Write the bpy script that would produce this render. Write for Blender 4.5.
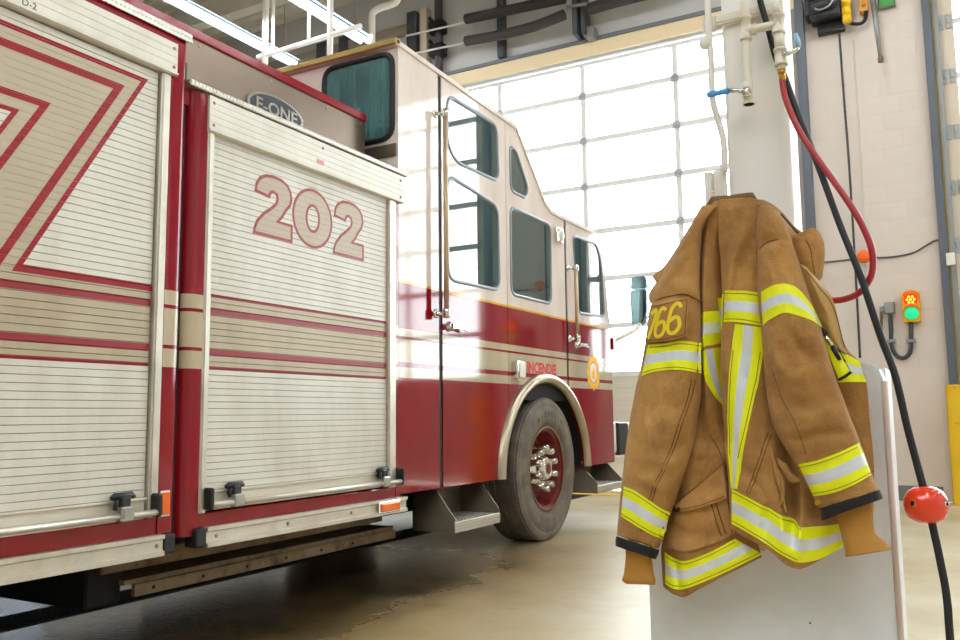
import bpy, bmesh, math, random
from math import pi, sin, cos, radians
from mathutils import Vector, Matrix, noise
from mathutils.bvhtree import BVHTree
from mathutils.geometry import tessellate_polygon

random.seed(7)
scene = bpy.context.scene
for o in list(bpy.data.objects):
    bpy.data.objects.remove(o, do_unlink=True)

# ------------------------------------------------------------------ camera, light, exposure
cam_data = bpy.data.cameras.new('camera')
cam_data.sensor_width = 36.0
cam_data.lens = 846.0 / 960.0 * 36.0
cam_data.clip_start = 0.05
cam = bpy.data.objects.new('camera', cam_data)
scene.collection.objects.link(cam)
YAW, PITCH, ROLL = 0.50647, 0.11278, -0.01074
cam.matrix_world = (Matrix.Translation((0, 0, 1.0)) @ Matrix.Rotation(YAW, 4, 'Z')
                    @ Matrix.Rotation(pi / 2 + PITCH, 4, 'X') @ Matrix.Rotation(ROLL, 4, 'Z'))
scene.camera = cam

world = bpy.data.worlds.new('overcast_sky')
scene.world = world
world.use_nodes = True
wn = world.node_tree.nodes
wn['Background'].inputs['Color'].default_value = (0.93, 0.97, 1.0, 1)
wn['Background'].inputs['Strength'].default_value = 12.0

vs = scene.view_settings
vs.view_transform = 'Standard'
vs.look = 'None'
vs.gamma = 1.0
vs.use_curve_mapping = False
vs.exposure = 0.17
scene.cycles.use_denoising = True
scene.cycles.max_bounces = 10
scene.cycles.diffuse_bounces = 5
scene.cycles.transparent_max_bounces = 16
scene.cycles.sample_clamp_indirect = 8.0
LAMP = 104.0          # radiance of the fluorescent tubes

# ------------------------------------------------------------------ materials
def srgb(r, g, b):
    f = lambda c: (c / 255 / 12.92) if c <= 10 else ((c / 255 + 0.055) / 1.055) ** 2.4
    return (f(r), f(g), f(b), 1)

def new_mat(name):
    m = bpy.data.materials.new(name)
    m.use_nodes = True
    nt = m.node_tree
    return m, nt, nt.nodes, nt.links, nt.nodes['Principled BSDF']

def noise_tex(nt, scale, detail=4, rough=0.55, coord='Object', vec_scale=None, obj=None):
    tc = nt.nodes.new('ShaderNodeTexCoord')
    if obj: tc.object = obj
    out = tc.outputs[coord]
    if vec_scale:
        mp = nt.nodes.new('ShaderNodeMapping')
        mp.inputs['Scale'].default_value = vec_scale
        nt.links.new(out, mp.inputs['Vector']); out = mp.outputs['Vector']
    n = nt.nodes.new('ShaderNodeTexNoise')
    n.inputs['Scale'].default_value = scale
    n.inputs['Detail'].default_value = detail
    n.inputs['Roughness'].default_value = rough
    nt.links.new(out, n.inputs['Vector'])
    return n

def ramp(nt, src, stops, constant=False):
    r = nt.nodes.new('ShaderNodeValToRGB')
    cr = r.color_ramp
    if constant: cr.interpolation = 'CONSTANT'
    while len(cr.elements) < len(stops): cr.elements.new(0.5)
    for e, (p, c) in zip(cr.elements, sorted(stops, key=lambda s: s[0])):
        e.position = p; e.color = c
    nt.links.new(src, r.inputs['Fac'])
    return r

def mat(name, col, rough=0.5, metal=0.0, var=0.0, scale=6.0, bump=0.0, bscale=200.0, spec=0.5,
        coat=0.0, dirt=None, dirt_amt=0.0, dirt_scale=3.0, vec_scale=None):
    m, nt, N, L, b = new_mat(name)
    b.inputs['Roughness'].default_value = rough
    b.inputs['Metallic'].default_value = metal
    b.inputs['Specular IOR Level'].default_value = spec
    b.inputs['Coat Weight'].default_value = coat
    b.inputs['Coat Roughness'].default_value = 0.04
    b.inputs['Base Color'].default_value = col
    out = None
    if var > 0:
        n = noise_tex(nt, scale, vec_scale=vec_scale)
        lo = tuple(c * (1 - var) for c in col[:3]) + (1,)
        hi = tuple(min(1, c * (1 + var)) for c in col[:3]) + (1,)
        out = ramp(nt, n.outputs['Fac'], [(0.3, lo), (0.7, hi)]).outputs['Color']
    if dirt:
        n2 = noise_tex(nt, dirt_scale, 6, 0.65)
        r2 = ramp(nt, n2.outputs['Fac'], [(0.5, (0, 0, 0, 1)), (0.75, (dirt_amt,) * 3 + (1,))])
        mx = nt.nodes.new('ShaderNodeMix'); mx.data_type = 'RGBA'
        L.new(r2.outputs['Color'], mx.inputs['Factor'])
        if out: L.new(out, mx.inputs[6])
        else: mx.inputs[6].default_value = col
        mx.inputs[7].default_value = dirt
        out = mx.outputs[2]
    if out: L.new(out, b.inputs['Base Color'])
    if bump > 0:
        n3 = noise_tex(nt, bscale, 3)
        bp = nt.nodes.new('ShaderNodeBump')
        bp.inputs['Strength'].default_value = bump
        bp.inputs['Distance'].default_value = 0.004
        L.new(n3.outputs['Fac'], bp.inputs['Height'])
        L.new(bp.outputs['Normal'], b.inputs['Normal'])
    return m

def emit_mat(name, col, strength):
    m, nt, N, L, b = new_mat(name)
    b.inputs['Base Color'].default_value = col
    b.inputs['Emission Color'].default_value = col
    b.inputs['Emission Strength'].default_value = strength
    return m

def thin_glass(name, tint, gloss=0.08, rough=0.0, film=None):
    m, nt, N, L, b = new_mat(name)
    tr = N.new('ShaderNodeBsdfTransparent'); tr.inputs['Color'].default_value = tint
    gl = N.new('ShaderNodeBsdfGlossy'); gl.inputs['Roughness'].default_value = rough
    fr = N.new('ShaderNodeFresnel'); fr.inputs['IOR'].default_value = 1.5
    mx = N.new('ShaderNodeMixShader')
    ad = N.new('ShaderNodeMath'); ad.operation = 'ADD'; ad.use_clamp = True
    ad.inputs[1].default_value = gloss
    L.new(fr.outputs[0], ad.inputs[0]); L.new(ad.outputs[0], mx.inputs[0])
    base = tr.outputs[0]
    if film:      # dusty film streaked downwards, also standing in for reflected and interior light
        df = N.new('ShaderNodeBsdfDiffuse'); df.inputs['Color'].default_value = film[0]
        n = noise_tex(nt, 5, 5, 0.6, vec_scale=(4, 4, .35))
        rp = ramp(nt, n.outputs['Fac'], [(0.3, (film[1] * .6,) * 3 + (1,)), (0.7, (min(1, film[1] * 1.4),) * 3 + (1,))])
        m2 = N.new('ShaderNodeMixShader'); L.new(rp.outputs['Color'], m2.inputs[0])
        L.new(tr.outputs[0], m2.inputs[1]); L.new(df.outputs[0], m2.inputs[2]); base = m2.outputs[0]
    L.new(base, mx.inputs[1]); L.new(gl.outputs[0], mx.inputs[2])
    L.new(mx.outputs[0], N['Material Output'].inputs['Surface'])
    return m

RED, CREAM, TAN, GOLD = srgb(140, 14, 30), srgb(230, 215, 206), srgb(194, 178, 152), srgb(225, 170, 50)

def livery(name, stops, rough, truck, coat=0.6, bumpy=0.0, dirt=True):
    """paint scheme of the truck: horizontal bands at their heights on the body"""
    m, nt, N, L, b = new_mat(name)
    tc = N.new('ShaderNodeTexCoord'); tc.object = truck
    sp = N.new('ShaderNodeSeparateXYZ'); L.new(tc.outputs['Object'], sp.inputs[0])
    dv = N.new('ShaderNodeMath'); dv.operation = 'DIVIDE'; dv.inputs[1].default_value = 4.0
    L.new(sp.outputs['Z'], dv.inputs[0])
    r = ramp(nt, dv.outputs[0], [(z / 4.0, c) for z, c in stops], True)
    out = r.outputs['Color']
    if dirt:
        n = noise_tex(nt, 2.5, 7, 0.65, obj=truck, vec_scale=(1, 1, 0.35))
        r2 = ramp(nt, n.outputs['Fac'], [(0.42, (1, 1, 1, 1)), (0.72, (0.80, 0.76, 0.72, 1))])
        mx = N.new('ShaderNodeMix'); mx.data_type = 'RGBA'; mx.blend_type = 'MULTIPLY'
        mx.inputs['Factor'].default_value = 1.0
        L.new(out, mx.inputs[6]); L.new(r2.outputs['Color'], mx.inputs[7])
        out = mx.outputs[2]
    L.new(out, b.inputs['Base Color'])
    b.inputs['Roughness'].default_value = rough
    b.inputs['Coat Weight'].default_value = coat
    b.inputs['Coat Roughness'].default_value = 0.03
    return m

def diamond_mat(name, col, rough=0.3):
    m, nt, N, L, b = new_mat(name)
    b.inputs['Base Color'].default_value = col
    b.inputs['Metallic'].default_value = 0.9
    b.inputs['Roughness'].default_value = rough
    tc = N.new('ShaderNodeTexCoord')
    sp = N.new('ShaderNodeSeparateXYZ'); L.new(tc.outputs['Object'], sp.inputs[0])
    def mth(op, a, bb=None):
        n = N.new('ShaderNodeMath'); n.operation = op
        for i, v in enumerate((a, bb)):
            if v is None: continue
            if isinstance(v, (int, float)): n.inputs[i].default_value = v
            else: L.new(v, n.inputs[i])
        return n.outputs[0]
    k = 150.0
    xz = mth('ADD', sp.outputs['X'], sp.outputs['Z'])
    p = mth('SINE', mth('MULTIPLY', mth('ADD', xz, sp.outputs['Y']), k))
    q = mth('SINE', mth('MULTIPLY', mth('SUBTRACT', xz, sp.outputs['Y']), k))
    h = mth('MULTIPLY', p, q)
    h = mth('MAXIMUM', h, 0.1)
    bp = N.new('ShaderNodeBump'); bp.inputs['Strength'].default_value = 0.8
    bp.inputs['Distance'].default_value = 0.004
    L.new(h, bp.inputs['Height']); L.new(bp.outputs['Normal'], b.inputs['Normal'])
    return m

# ------------------------------------------------------------------ mesh helpers
def origin(o):
    v = Vector((0, 0, 0))
    while o is not None:
        v += o.location; o = o.parent
    return v

class MB:
    """collects shapes in world coordinates; build() links them as one mesh object"""
    def __init__(self): self.bm = bmesh.new()
    def _mark(self, faces, m, smooth):
        for f in faces: f.material_index = m; f.smooth = smooth
    def box(self, x0, x1, y0, y1, z0, z1, bev=0.0, m=0, seg=1, rot=None):
        r = bmesh.ops.create_cube(self.bm, size=1.0)
        c = Vector(((x0 + x1) / 2, (y0 + y1) / 2, (z0 + z1) / 2))
        for v in r['verts']:
            v.co = Vector((v.co.x * (x1 - x0), v.co.y * (y1 - y0), v.co.z * (z1 - z0)))
        vs_ = set(r['verts'])
        fs = {f for v in vs_ for f in v.link_faces}
        if bev > 0:
            es = {e for v in vs_ for e in v.link_edges}
            rr = bmesh.ops.bevel(self.bm, geom=list(es), offset=min(bev, 0.45 * min(x1 - x0, y1 - y0, z1 - z0)), segments=seg, profile=0.6, affect='EDGES')
            fs = {f for f in fs if f.is_valid} | set(rr['faces'])
            fs |= {f for v in list(rr['verts']) for f in v.link_faces}
        vv = {v for f in fs for v in f.verts}
        for v in vv:
            if rot: v.co = rot @ v.co
            v.co += c
        self._mark(fs, m, bev > 0 and seg > 1)
        return self
    def tube(self, pts, r, seg=10, m=0, caps=True, closed=False, smooth=True, flat=None):
        pts = [Vector(p) for p in pts]
        n = len(pts)
        rs = r if isinstance(r, (list, tuple)) else [r] * n
        tang = []
        for i in range(n):
            a = pts[(i - 1) % n] if (closed or i > 0) else pts[i]
            b_ = pts[(i + 1) % n] if (closed or i < n - 1) else pts[i]
            tang.append((b_ - a).normalized())
        up = Vector((0, 0, 1)) if abs(tang[0].z) < 0.9 else Vector((1, 0, 0))
        nrm = (up - tang[0] * up.dot(tang[0])).normalized()
        rings = []
        for i in range(n):
            t = tang[i]
            nrm = (nrm - t * nrm.dot(t)).normalized()
            bi = t.cross(nrm)
            rings.append([self.bm.verts.new(pts[i] + (nrm * cos(2 * pi * k / seg) + bi * sin(2 * pi * k / seg)) * rs[i]) for k in range(seg)])
        fs = []
        for i in range(n if closed else n - 1):
            A, B = rings[i], rings[(i + 1) % n]
            for k in range(seg):
                fs.append(self.bm.faces.new((A[k], A[(k + 1) % seg], B[(k + 1) % seg], B[k])))
        self._mark(fs, m, smooth)
        if caps and not closed:
            cf = [self.bm.faces.new(rings[0][::-1]), self.bm.faces.new(rings[-1])]
            self._mark(cf, m, False)
        return self
    def lathe(self, profile, c, axis='Z', seg=32, m=0, mats=None, smooth=True):
        """profile: (radius, height) along the axis through c"""
        c = Vector(c)
        def P(r, h, a):
            u, v = r * cos(a), r * sin(a)
            return c + {'X': Vector((h, u, v)), 'Y': Vector((u, h, v)), 'Z': Vector((u, v, h))}[axis]
        rings = []
        for r, h in profile:
            if r < 1e-6: rings.append([self.bm.verts.new(P(0, h, 0))])
            else: rings.append([self.bm.verts.new(P(r, h, 2 * pi * k / seg)) for k in range(seg)])
        for i in range(len(rings) - 1):
            A, B = rings[i], rings[i + 1]
            mi = mats[i] if mats else m
            for k in range(seg):
                a, b_ = A[k % len(A)], A[(k + 1) % len(A)]
                c_, d = B[(k + 1) % len(B)], B[k % len(B)]
                vs_ = []
                for v in (a, b_, c_, d):
                    if v not in vs_: vs_.append(v)
                if len(vs_) > 2:
                    f = self.bm.faces.new(vs_); f.material_index = mi; f.smooth = smooth
        return self
    def prism(self, poly, axis, a, b, holes=(), m=0, bev=0.0):
        """2-D polygon (in the two other axes) with holes, from a to b along the axis"""
        def P(p, h):
            return {'X': (h, p[0], p[1]), 'Y': (p[0], h, p[1]), 'Z': (p[0], p[1], h)}[axis]
        loops = [poly] + list(holes)
        edges, rings = [], []
        for lp in loops:
            va = [self.bm.verts.new(P(p, a)) for p in lp]
            for i in range(len(va)): edges.append(self.bm.edges.new((va[i], va[(i + 1) % len(va)])))
            rings.append(va)
        nrm = Vector(P((0, 0), 1)) - Vector(P((0, 0), 0))
        r = bmesh.ops.triangle_fill(self.bm, use_beauty=True, use_dissolve=False, edges=edges, normal=nrm)
        fa = [g for g in r['geom'] if isinstance(g, bmesh.types.BMFace)]
        mp = {}
        for va, lp in zip(rings, loops):
            for v, p in zip(va, lp): mp[v] = self.bm.verts.new(P(p, b))
        fs = list(fa)
        for f in fa: fs.append(self.bm.faces.new([mp[v] for v in reversed(f.verts)]))
        for va in rings:
            k = len(va)
            for i in range(k):
                fs.append(self.bm.faces.new((va[i], va[(i + 1) % k], mp[va[(i + 1) % k]], mp[va[i]])))
        self._mark(fs, m, False)
        return self
    def faces_from(self, verts, faces, m=0, smooth=False):
        vv = [self.bm.verts.new(v) for v in verts]
        fs = []
        for f in faces:
            try: fs.append(self.bm.faces.new([vv[i] for i in f]))
            except ValueError: pass
        self._mark(fs, m, smooth)
        return self
    def grid(self, P, m=0, matfn=None, smooth=True, closed_u=False):
        """P[row][col] points"""
        R = [[self.bm.verts.new(p) for p in row] for row in P]
        nu = len(P[0])
        for i in range(len(R) - 1):
            for j in range(nu if closed_u else nu - 1):
                k = (j + 1) % nu
                f = self.bm.faces.new((R[i][j], R[i][k], R[i + 1][k], R[i + 1][j]))
                f.material_index = matfn(i, j) if matfn else m
                f.smooth = smooth
        return self
    def thicken(self, t):
        bmesh.ops.recalc_face_normals(self.bm, faces=self.bm.faces)
        bmesh.ops.solidify(self.bm, geom=list(self.bm.faces), thickness=t)
        return self
    def build(self, name, mats, parent=None, sharp=None, recalc=True):
        bm = self.bm
        if recalc: bmesh.ops.recalc_face_normals(bm, faces=bm.faces)
        if sharp:
            a = radians(sharp)
            for f in bm.faces: f.smooth = True
            for e in bm.edges:
                if len(e.link_faces) == 2 and e.calc_face_angle(0) > a: e.smooth = False
        o0 = origin(parent)
        for v in bm.verts: v.co -= o0
        me = bpy.data.meshes.new(name)
        bm.to_mesh(me); bm.free()
        for m_ in (mats if isinstance(mats, (list, tuple)) else [mats]): me.materials.append(m_)
        o = bpy.data.objects.new(name, me)
        scene.collection.objects.link(o)
        o.parent = parent
        return o

def rebase(o):
    """top-level mesh: put its origin at the middle of its base"""
    me = o.data
    xs = [v.co for v in me.vertices]
    c = Vector(((min(v.x for v in xs) + max(v.x for v in xs)) / 2, (min(v.y for v in xs) + max(v.y for v in xs)) / 2, min(v.z for v in xs)))
    me.transform(Matrix.Translation(-c)); o.location = c
    return o

def tag(o, label, cat, group=None, kind=None):
    o['label'] = label; o['category'] = cat
    if group: o['group'] = group
    if kind: o['kind'] = kind
    return o

def thing(name, loc, label, cat, group=None):
    o = bpy.data.objects.new(name, None)
    o.empty_display_size = 0.1
    scene.collection.objects.link(o)
    o.location = loc
    return tag(o, label, cat, group)

def struct(o, label=None):
    o['kind'] = 'structure'
    if label: o['label'] = label
    return o

def copy_piece(o, name, offset, parent):
    c = o.copy(); c.name = name
    scene.collection.objects.link(c)
    c.parent = parent
    c.location = o.location + Vector(offset)
    return c

def round_poly(pts, r, n=5):
    out = []
    k = len(pts)
    for i in range(k):
        p0, p, p1 = Vector(pts[i - 1]), Vector(pts[i]), Vector(pts[(i + 1) % k])
        d0, d1 = p0 - p, p1 - p
        rr = min(r, 0.48 * d0.length, 0.48 * d1.length)
        a, b = p + d0.normalized() * rr, p + d1.normalized() * rr
        for j in range(n + 1):
            t = j / n
            q = a * (1 - t) ** 2 + p * 2 * t * (1 - t) + b * t * t
            out.append((q.x, q.y))
    return out

def smooth_path(pts, n=8):
    """Catmull-Rom through 3-D points"""
    P = [Vector(p) for p in pts]
    out = []
    for i in range(len(P) - 1):
        p0, p1, p2, p3 = P[max(i - 1, 0)], P[i], P[i + 1], P[min(i + 2, len(P) - 1)]
        for j in range(n):
            t = j / n
            out.append(0.5 * ((2 * p1) + (p2 - p0) * t + (2 * p0 - 5 * p1 + 4 * p2 - p3) * t * t + (3 * p1 - p0 - 3 * p2 + p3) * t ** 3))
    out.append(P[-1])
    return out

def text_polys(s, size, bold=0.0):
    """a text as flat triangles: (verts2d, tris)"""
    cu = bpy.data.curves.new('lettering', 'FONT')
    cu.body = s; cu.size = size; cu.offset = bold; cu.resolution_u = 3
    cu.align_x = 'CENTER'; cu.align_y = 'CENTER'
    o = bpy.data.objects.new('lettering', cu)
    scene.collection.objects.link(o)
    dg = bpy.context.evaluated_depsgraph_get(); dg.update()
    me = o.evaluated_get(dg).to_mesh()
    me.calc_loop_triangles()
    V = [(v.co.x, v.co.y) for v in me.vertices]
    T = [tuple(t.vertices) for t in me.loop_triangles]
    o.evaluated_get(dg).to_mesh_clear()
    bpy.data.objects.remove(o); bpy.data.curves.remove(cu)
    return V, T

def lettering(mb, s, size, center, right, up, m=0, bold=0.0, sx=1.0):
    V, T = text_polys(s, size, bold)
    c, r, u = Vector(center), Vector(right), Vector(up)
    mb.faces_from([c + r * (x * sx) + u * y for x, y in V], T, m)

# shared materials
M = {}
M['alu'] = mat('brushed_aluminium', srgb(206, 198, 184), 0.38, 0.6, 0.08, 5, dirt=srgb(120, 108, 90), dirt_amt=0.4)
M['bright_alu'] = mat('bright_aluminium', srgb(200, 200, 198), 0.28, 0.95)
M['chrome'] = mat('chrome', srgb(225, 222, 215), 0.12, 1.0)
M['stainless'] = mat('stainless_steel', srgb(120, 104, 92), 0.3, 1.0, 0.06, 4)
M['black'] = mat('black_plastic', srgb(22, 21, 22), 0.45)
M['stainless2'] = mat('latch_steel', srgb(170, 168, 164), 0.3, 0.9)
M['groove'] = mat('brown_slat_groove', srgb(78, 68, 56), 0.7)  # brown-grey backing seen between the slats
M['rubber'] = mat('black_rubber', srgb(26, 26, 28), 0.6)
M['dark'] = mat('dark_underbody', srgb(20, 18, 17), 0.8)
M['red'] = mat('red_gloss_paint', RED, 0.12, 0, 0.05, 3)
M['red_vinyl'] = mat('red_vinyl_stripe', srgb(146, 10, 26), 0.5, spec=.3)
M['tan_vinyl'] = mat('tan_vinyl', srgb(180, 164, 140), 0.42, 0, 0.04, 4)
M['pale_red_vinyl'] = mat('faded_red_outline', srgb(146, 24, 36), 0.42)
M['pale_tan_vinyl'] = mat('faded_tan_number', srgb(184, 163, 142), 0.42)
M['cream'] = mat('cream_paint', srgb(226, 218, 200), 0.35, 0, 0.05, 2, coat=0.2, dirt=srgb(160, 140, 110), dirt_amt=0.35, dirt_scale=2)
M['cream_cab'] = mat('cream_cab_paint', CREAM, 0.12, 0, 0.03, 2)
M['slat'] = mat('white_slat_enamel', srgb(216, 210, 198), 0.38, 0.1, 0.05, 3, dirt=srgb(168, 150, 120), dirt_amt=0.3, dirt_scale=5)
M['diamond'] = diamond_mat('diamond_plate', srgb(190, 184, 172), 0.32)
M['diamond_gold'] = diamond_mat('warm_diamond_plate', srgb(196, 170, 110), 0.35)
M['diamond_dark'] = diamond_mat('worn_diamond_plate', srgb(128, 116, 98), 0.45)
M['tire'] = mat('dusty_tyre_rubber', srgb(104, 95, 84), 0.8, 0, 0.2, 8, 0.3, 60, dirt=srgb(150, 136, 114), dirt_amt=0.6, dirt_scale=5)
M['rim'] = mat('red_rim_paint', srgb(112, 26, 26), 0.4, 0, 0.1, 5, dirt=srgb(90, 70, 58), dirt_amt=0.5)
M['amber'] = mat('amber_lens', srgb(240, 110, 25), 0.2)
M['white_paint'] = mat('white_paint', srgb(238, 233, 225), 0.4, 0, 0.02, 3)
M['brass'] = mat('brass', srgb(200, 150, 60), 0.3, 1.0)
M['yellow'] = mat('yellow_paint', srgb(238, 190, 20), 0.45, 0, 0.05, 3)
M['galv'] = mat('galvanised_steel', srgb(150, 150, 150), 0.45, 0.7, 0.06, 4)
M['rust'] = mat('grimy_steel_beam', srgb(132, 108, 76), 0.6, 0.2, 0.25, 6, dirt=srgb(40, 30, 22), dirt_amt=0.95, dirt_scale=7)
M['cab_glass'] = thin_glass('tinted_cab_glass', (0.5, 0.66, 0.6, 1), 0.08, 0.0, (srgb(96, 134, 130), .3))
M['teal_glass'] = thin_glass('teal_rear_glass', (0.35, 0.66, 0.66, 1), 0.06, 0.02, (srgb(112, 170, 174), .42))
M['grey_glass'] = thin_glass('grey_window_glass', (0.28, 0.30, 0.32, 1), 0.04)  # grey tint dims the added window's reflection on the floor
M['door_glass'] = thin_glass('door_pane_glass', (0.95, 0.98, 0.98, 1), 0.02)

# ------------------------------------------------------------------ room
W = 10.79                # front wall
XL, XR, YB, ZC = -11.5, 8.0, -11.0, 7.9
# floor: sealed concrete, wet and stained along the truck
def floor_mat():
    m, nt, N, L, b = new_mat('sealed_concrete')
    n1 = noise_tex(nt, 0.9, 8, 0.6)
    base = ramp(nt, n1.outputs['Fac'], [(0.3, srgb(170, 148, 108)), (0.5, srgb(192, 176, 142)), (0.7, srgb(208, 198, 172))])
    tc = N.new('ShaderNodeTexCoord')
    sp = N.new('ShaderNodeSeparateXYZ'); L.new(tc.outputs['Object'], sp.inputs[0])
    def mr(src, a, b_, c=0.0, d=1.0):
        n = N.new('ShaderNodeMapRange'); n.interpolation_type = 'SMOOTHSTEP'
        for i, v in enumerate((a, b_, c, d)): n.inputs[1 + i].default_value = v
        L.new(src, n.inputs[0]); return n.outputs[0]
    def mt(op, a, b_):
        n = N.new('ShaderNodeMath'); n.operation = op; n.use_clamp = False
        for i, v in enumerate((a, b_)):
            if isinstance(v, (int, float)): n.inputs[i].default_value = v
            else: L.new(v, n.inputs[i])
        return n.outputs[0]
    n2 = noise_tex(nt, 1.3, 7, 0.62)
    jit = mt('MULTIPLY', mt('SUBTRACT', n2.outputs['Fac'], 0.5), 1.1)
    xj = mt('ADD', sp.outputs['X'], jit)
    yj = mt('ADD', sp.outputs['Y'], jit)
    wet = mt('MULTIPLY', mr(xj, -2.2, -3.0), mr(yj, 6.8, 4.4))      # meltwater that ran off the truck
    wet = mt('MULTIPLY', wet, mr(sp.outputs['X'], -6.5, -5.5))
    mx = N.new('ShaderNodeMix'); mx.data_type = 'RGBA'
    damp = mt('MULTIPLY', mt('MULTIPLY', mr(xj, -1.0, -2.5), mr(yj, 8.0, 5.0)), 0.75)   # dried brown tide around it
    mx0 = N.new('ShaderNodeMix'); mx0.data_type = 'RGBA'
    L.new(damp, mx0.inputs['Factor']); L.new(base.outputs['Color'], mx0.inputs[6]); mx0.inputs[7].default_value = srgb(146, 118, 70)
    L.new(wet, mx.inputs['Factor']); L.new(mx0.outputs[2], mx.inputs[6])
    n3 = noise_tex(nt, 3.0, 6, 0.6)
    wc = ramp(nt, n3.outputs['Fac'], [(0.35, srgb(34, 27, 18)), (0.65, srgb(80, 64, 38))])
    L.new(wc.outputs['Color'], mx.inputs[7])
    # rusty drip stains
    n4 = noise_tex(nt, 5.0, 6, 0.7)
    st = mt('MULTIPLY', mr(n4.outputs['Fac'], 0.60, 0.70), mt('MULTIPLY', mr(xj, -1.6, -2.4), 0.55))
    mx2 = N.new('ShaderNodeMix'); mx2.data_type = 'RGBA'
    L.new(st, mx2.inputs['Factor']); L.new(mx.outputs[2], mx2.inputs[6])
    mx2.inputs[7].default_value = srgb(110, 78, 46)
    L.new(mx2.outputs[2], b.inputs['Base Color'])
    b.inputs['Specular IOR Level'].default_value = 0.4
    rr = mr(wet, 0.0, 1.0, 0.42, 0.16)
    n5 = noise_tex(nt, 14, 4)
    L.new(mt('ADD', rr, mt('MULTIPLY', mt('SUBTRACT', n5.outputs['Fac'], 0.5), 0.16)), b.inputs['Roughness'])
    n6 = noise_tex(nt, 30, 5)
    bp = N.new('ShaderNodeBump'); bp.inputs['Strength'].default_value = 0.06; bp.inputs['Distance'].default_value = 0.01
    L.new(n6.outputs['Fac'], bp.inputs['Height']); L.new(bp.outputs['Normal'], b.inputs['Normal'])
    return m
# the floor has a slot for the trench drain along the truck bay
GX0, GX1 = -4.34, -4.02
mb = MB()
mb.box(XL, GX0, YB, W, -0.2, 0); mb.box(GX1, XR, YB, W, -0.2, 0); mb.box(GX0, GX1, YB, W, -0.2, -0.12)
floor = struct(mb.build('floor', floor_mat()), 'tan sealed concrete floor, dark and wet beside the fire engine')
dr = thing('floor_drain', ((GX0 + GX1) / 2, 0, -0.12), 'black slotted steel trench drain grating running under the fire engine', 'drain')
mb = MB()
mb.box(GX0 + .002, GX0 + .03, -2, W - .6, -0.119, 0.002); mb.box(GX1 - .03, GX1 - .002, -2, W - .6, -0.119, 0.002)
mb.build('drain_frame', M['dark'], dr)
bar0 = None
for i in range(290):
    y = 1.6 + i * 0.03
    if bar0 is None:
        mb = MB(); mb.box(GX0 + .031, GX1 - .031, y, y + .014, -0.03, 0.001, 0.003); bar0 = mb.build('grate_bar', M['dark'], dr)
    else: copy_piece(bar0, 'grate_bar', (0, i * 0.03, 0), dr)

WALL = mat('beige_wall_paint', srgb(220, 206, 196), 0.6, 0, 0.02, 2, 0.15, 40)
WALL2 = mat('pale_grey_wall', srgb(194, 192, 190), 0.65, 0, 0.03, 1)
JOINT = mat('mortar_joint', srgb(216, 202, 191), 0.8)
D1X0, D1X1, D2X0, D2X1, DZ = -8.15, -1.446, 0.09, 6.83, 6.0
mb = MB()
mb.box(XL, D1X0, W, W + .3, 0, ZC); mb.box(D1X0, XR, W, W + .3, DZ + .02, ZC); mb.box(D2X1, XR, W, W + .3, 0, DZ + .02)
wall_f = struct(mb.build('wall_front', WALL2), 'grey end wall above and beside the overhead doors')
# painted block pier between the doors, laid block by block
mb = MB(); mb.box(D1X1, D2X0, W + .0025, W + .3, 0, DZ + .02)
pier = struct(mb.build('wall_pier', JOINT), 'beige painted block pier between the two overhead doors')
bh, bw, gap = 0.2145, 0.40, 0.0025
px0, px1 = -1.31, -0.03
proto = {}
for r in range(28):
    z = r * bh + 0.0
    off = 0 if r % 2 == 0 else -bw / 2
    x = px0 + off
    while x < px1 - 0.02:
        a, b_ = max(x, px0), min(x + bw, px1)
        wdt = round(b_ - a, 3)
        if wdt > 0.03:
            if wdt not in proto:
                mb = MB(); mb.box(a + gap / 2, b_ - gap / 2, W + .0, W + .05, z + gap / 2, z + bh - gap / 2, 0.001)
                proto[wdt] = (mb.build('wall_block', WALL, pier), a, z)
            else:
                o, a0, z0 = proto[wdt]
                copy_piece(o, 'wall_block', (a - a0, 0, z - z0), pier)
        x += bw
mb = MB(); mb.box(px0, -0.15, W - .014, W - .001, 0.001, 0.17, 0.003)
struct(mb.build('baseboard_front', mat('grey_base', srgb(118, 112, 110), 0.6)), 'grey baseboard along the foot of the beige pier')

mb = MB(); mb.box(XR, XR + .3, YB, W, 0, ZC); struct(mb.build('wall_right', WALL2))
mb = MB(); mb.box(XL - .3, XL, YB, 4.0, 0, ZC); mb.box(XL - .3, XL, 8.0, W, 0, ZC); mb.box(XL - .3, XL, 4.0, 8.0, 0, 1.2); mb.box(XL - .3, XL, 4.0, 8.0, 2.1, ZC); struct(mb.build('wall_left', WALL2))
mb = MB(); mb.box(XL, XR, YB - .3, YB, 0, ZC)
struct(mb.build('wall_back', WALL2))
# ceiling: ribbed steel deck on joists
CEIL = mat('white_steel_deck', srgb(206, 200, 186), 0.55, 0, 0.03, 1)
mb = MB(); mb.box(XL, XR, YB, W, ZC, ZC + .2)
ceil = struct(mb.build('ceiling', CEIL), 'pale ribbed steel deck ceiling')
rib0 = None
for i in range(66):
    y = W - .3 - i * 0.3
    if rib0 is None:
        mb = MB(); mb.prism([(y, ZC), (y + .03, ZC - .06), (y + .1, ZC - .06), (y + .13, ZC)], 'X', XL, XR); rib0 = mb.build('deck_rib', CEIL, ceil)
    else: copy_piece(rib0, 'deck_rib', (0, -i * 0.3, 0), ceil)
for i, y in enumerate((9.4, 5.0, 0.5, -4.0)):
    mb = MB(); mb.box(XL, XR, y - .1, y + .1, ZC - .5, ZC - .47); mb.box(XL, XR, y - .01, y + .01, ZC - .5, ZC - .07); mb.box(XL, XR, y - .1, y + .1, ZC - .085, ZC - .062)
    mb.build('ceiling_beam', mat('cream_steel', srgb(205, 198, 182), 0.5) if i == 0 else bpy.data.materials['cream_steel'], ceil)
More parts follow.
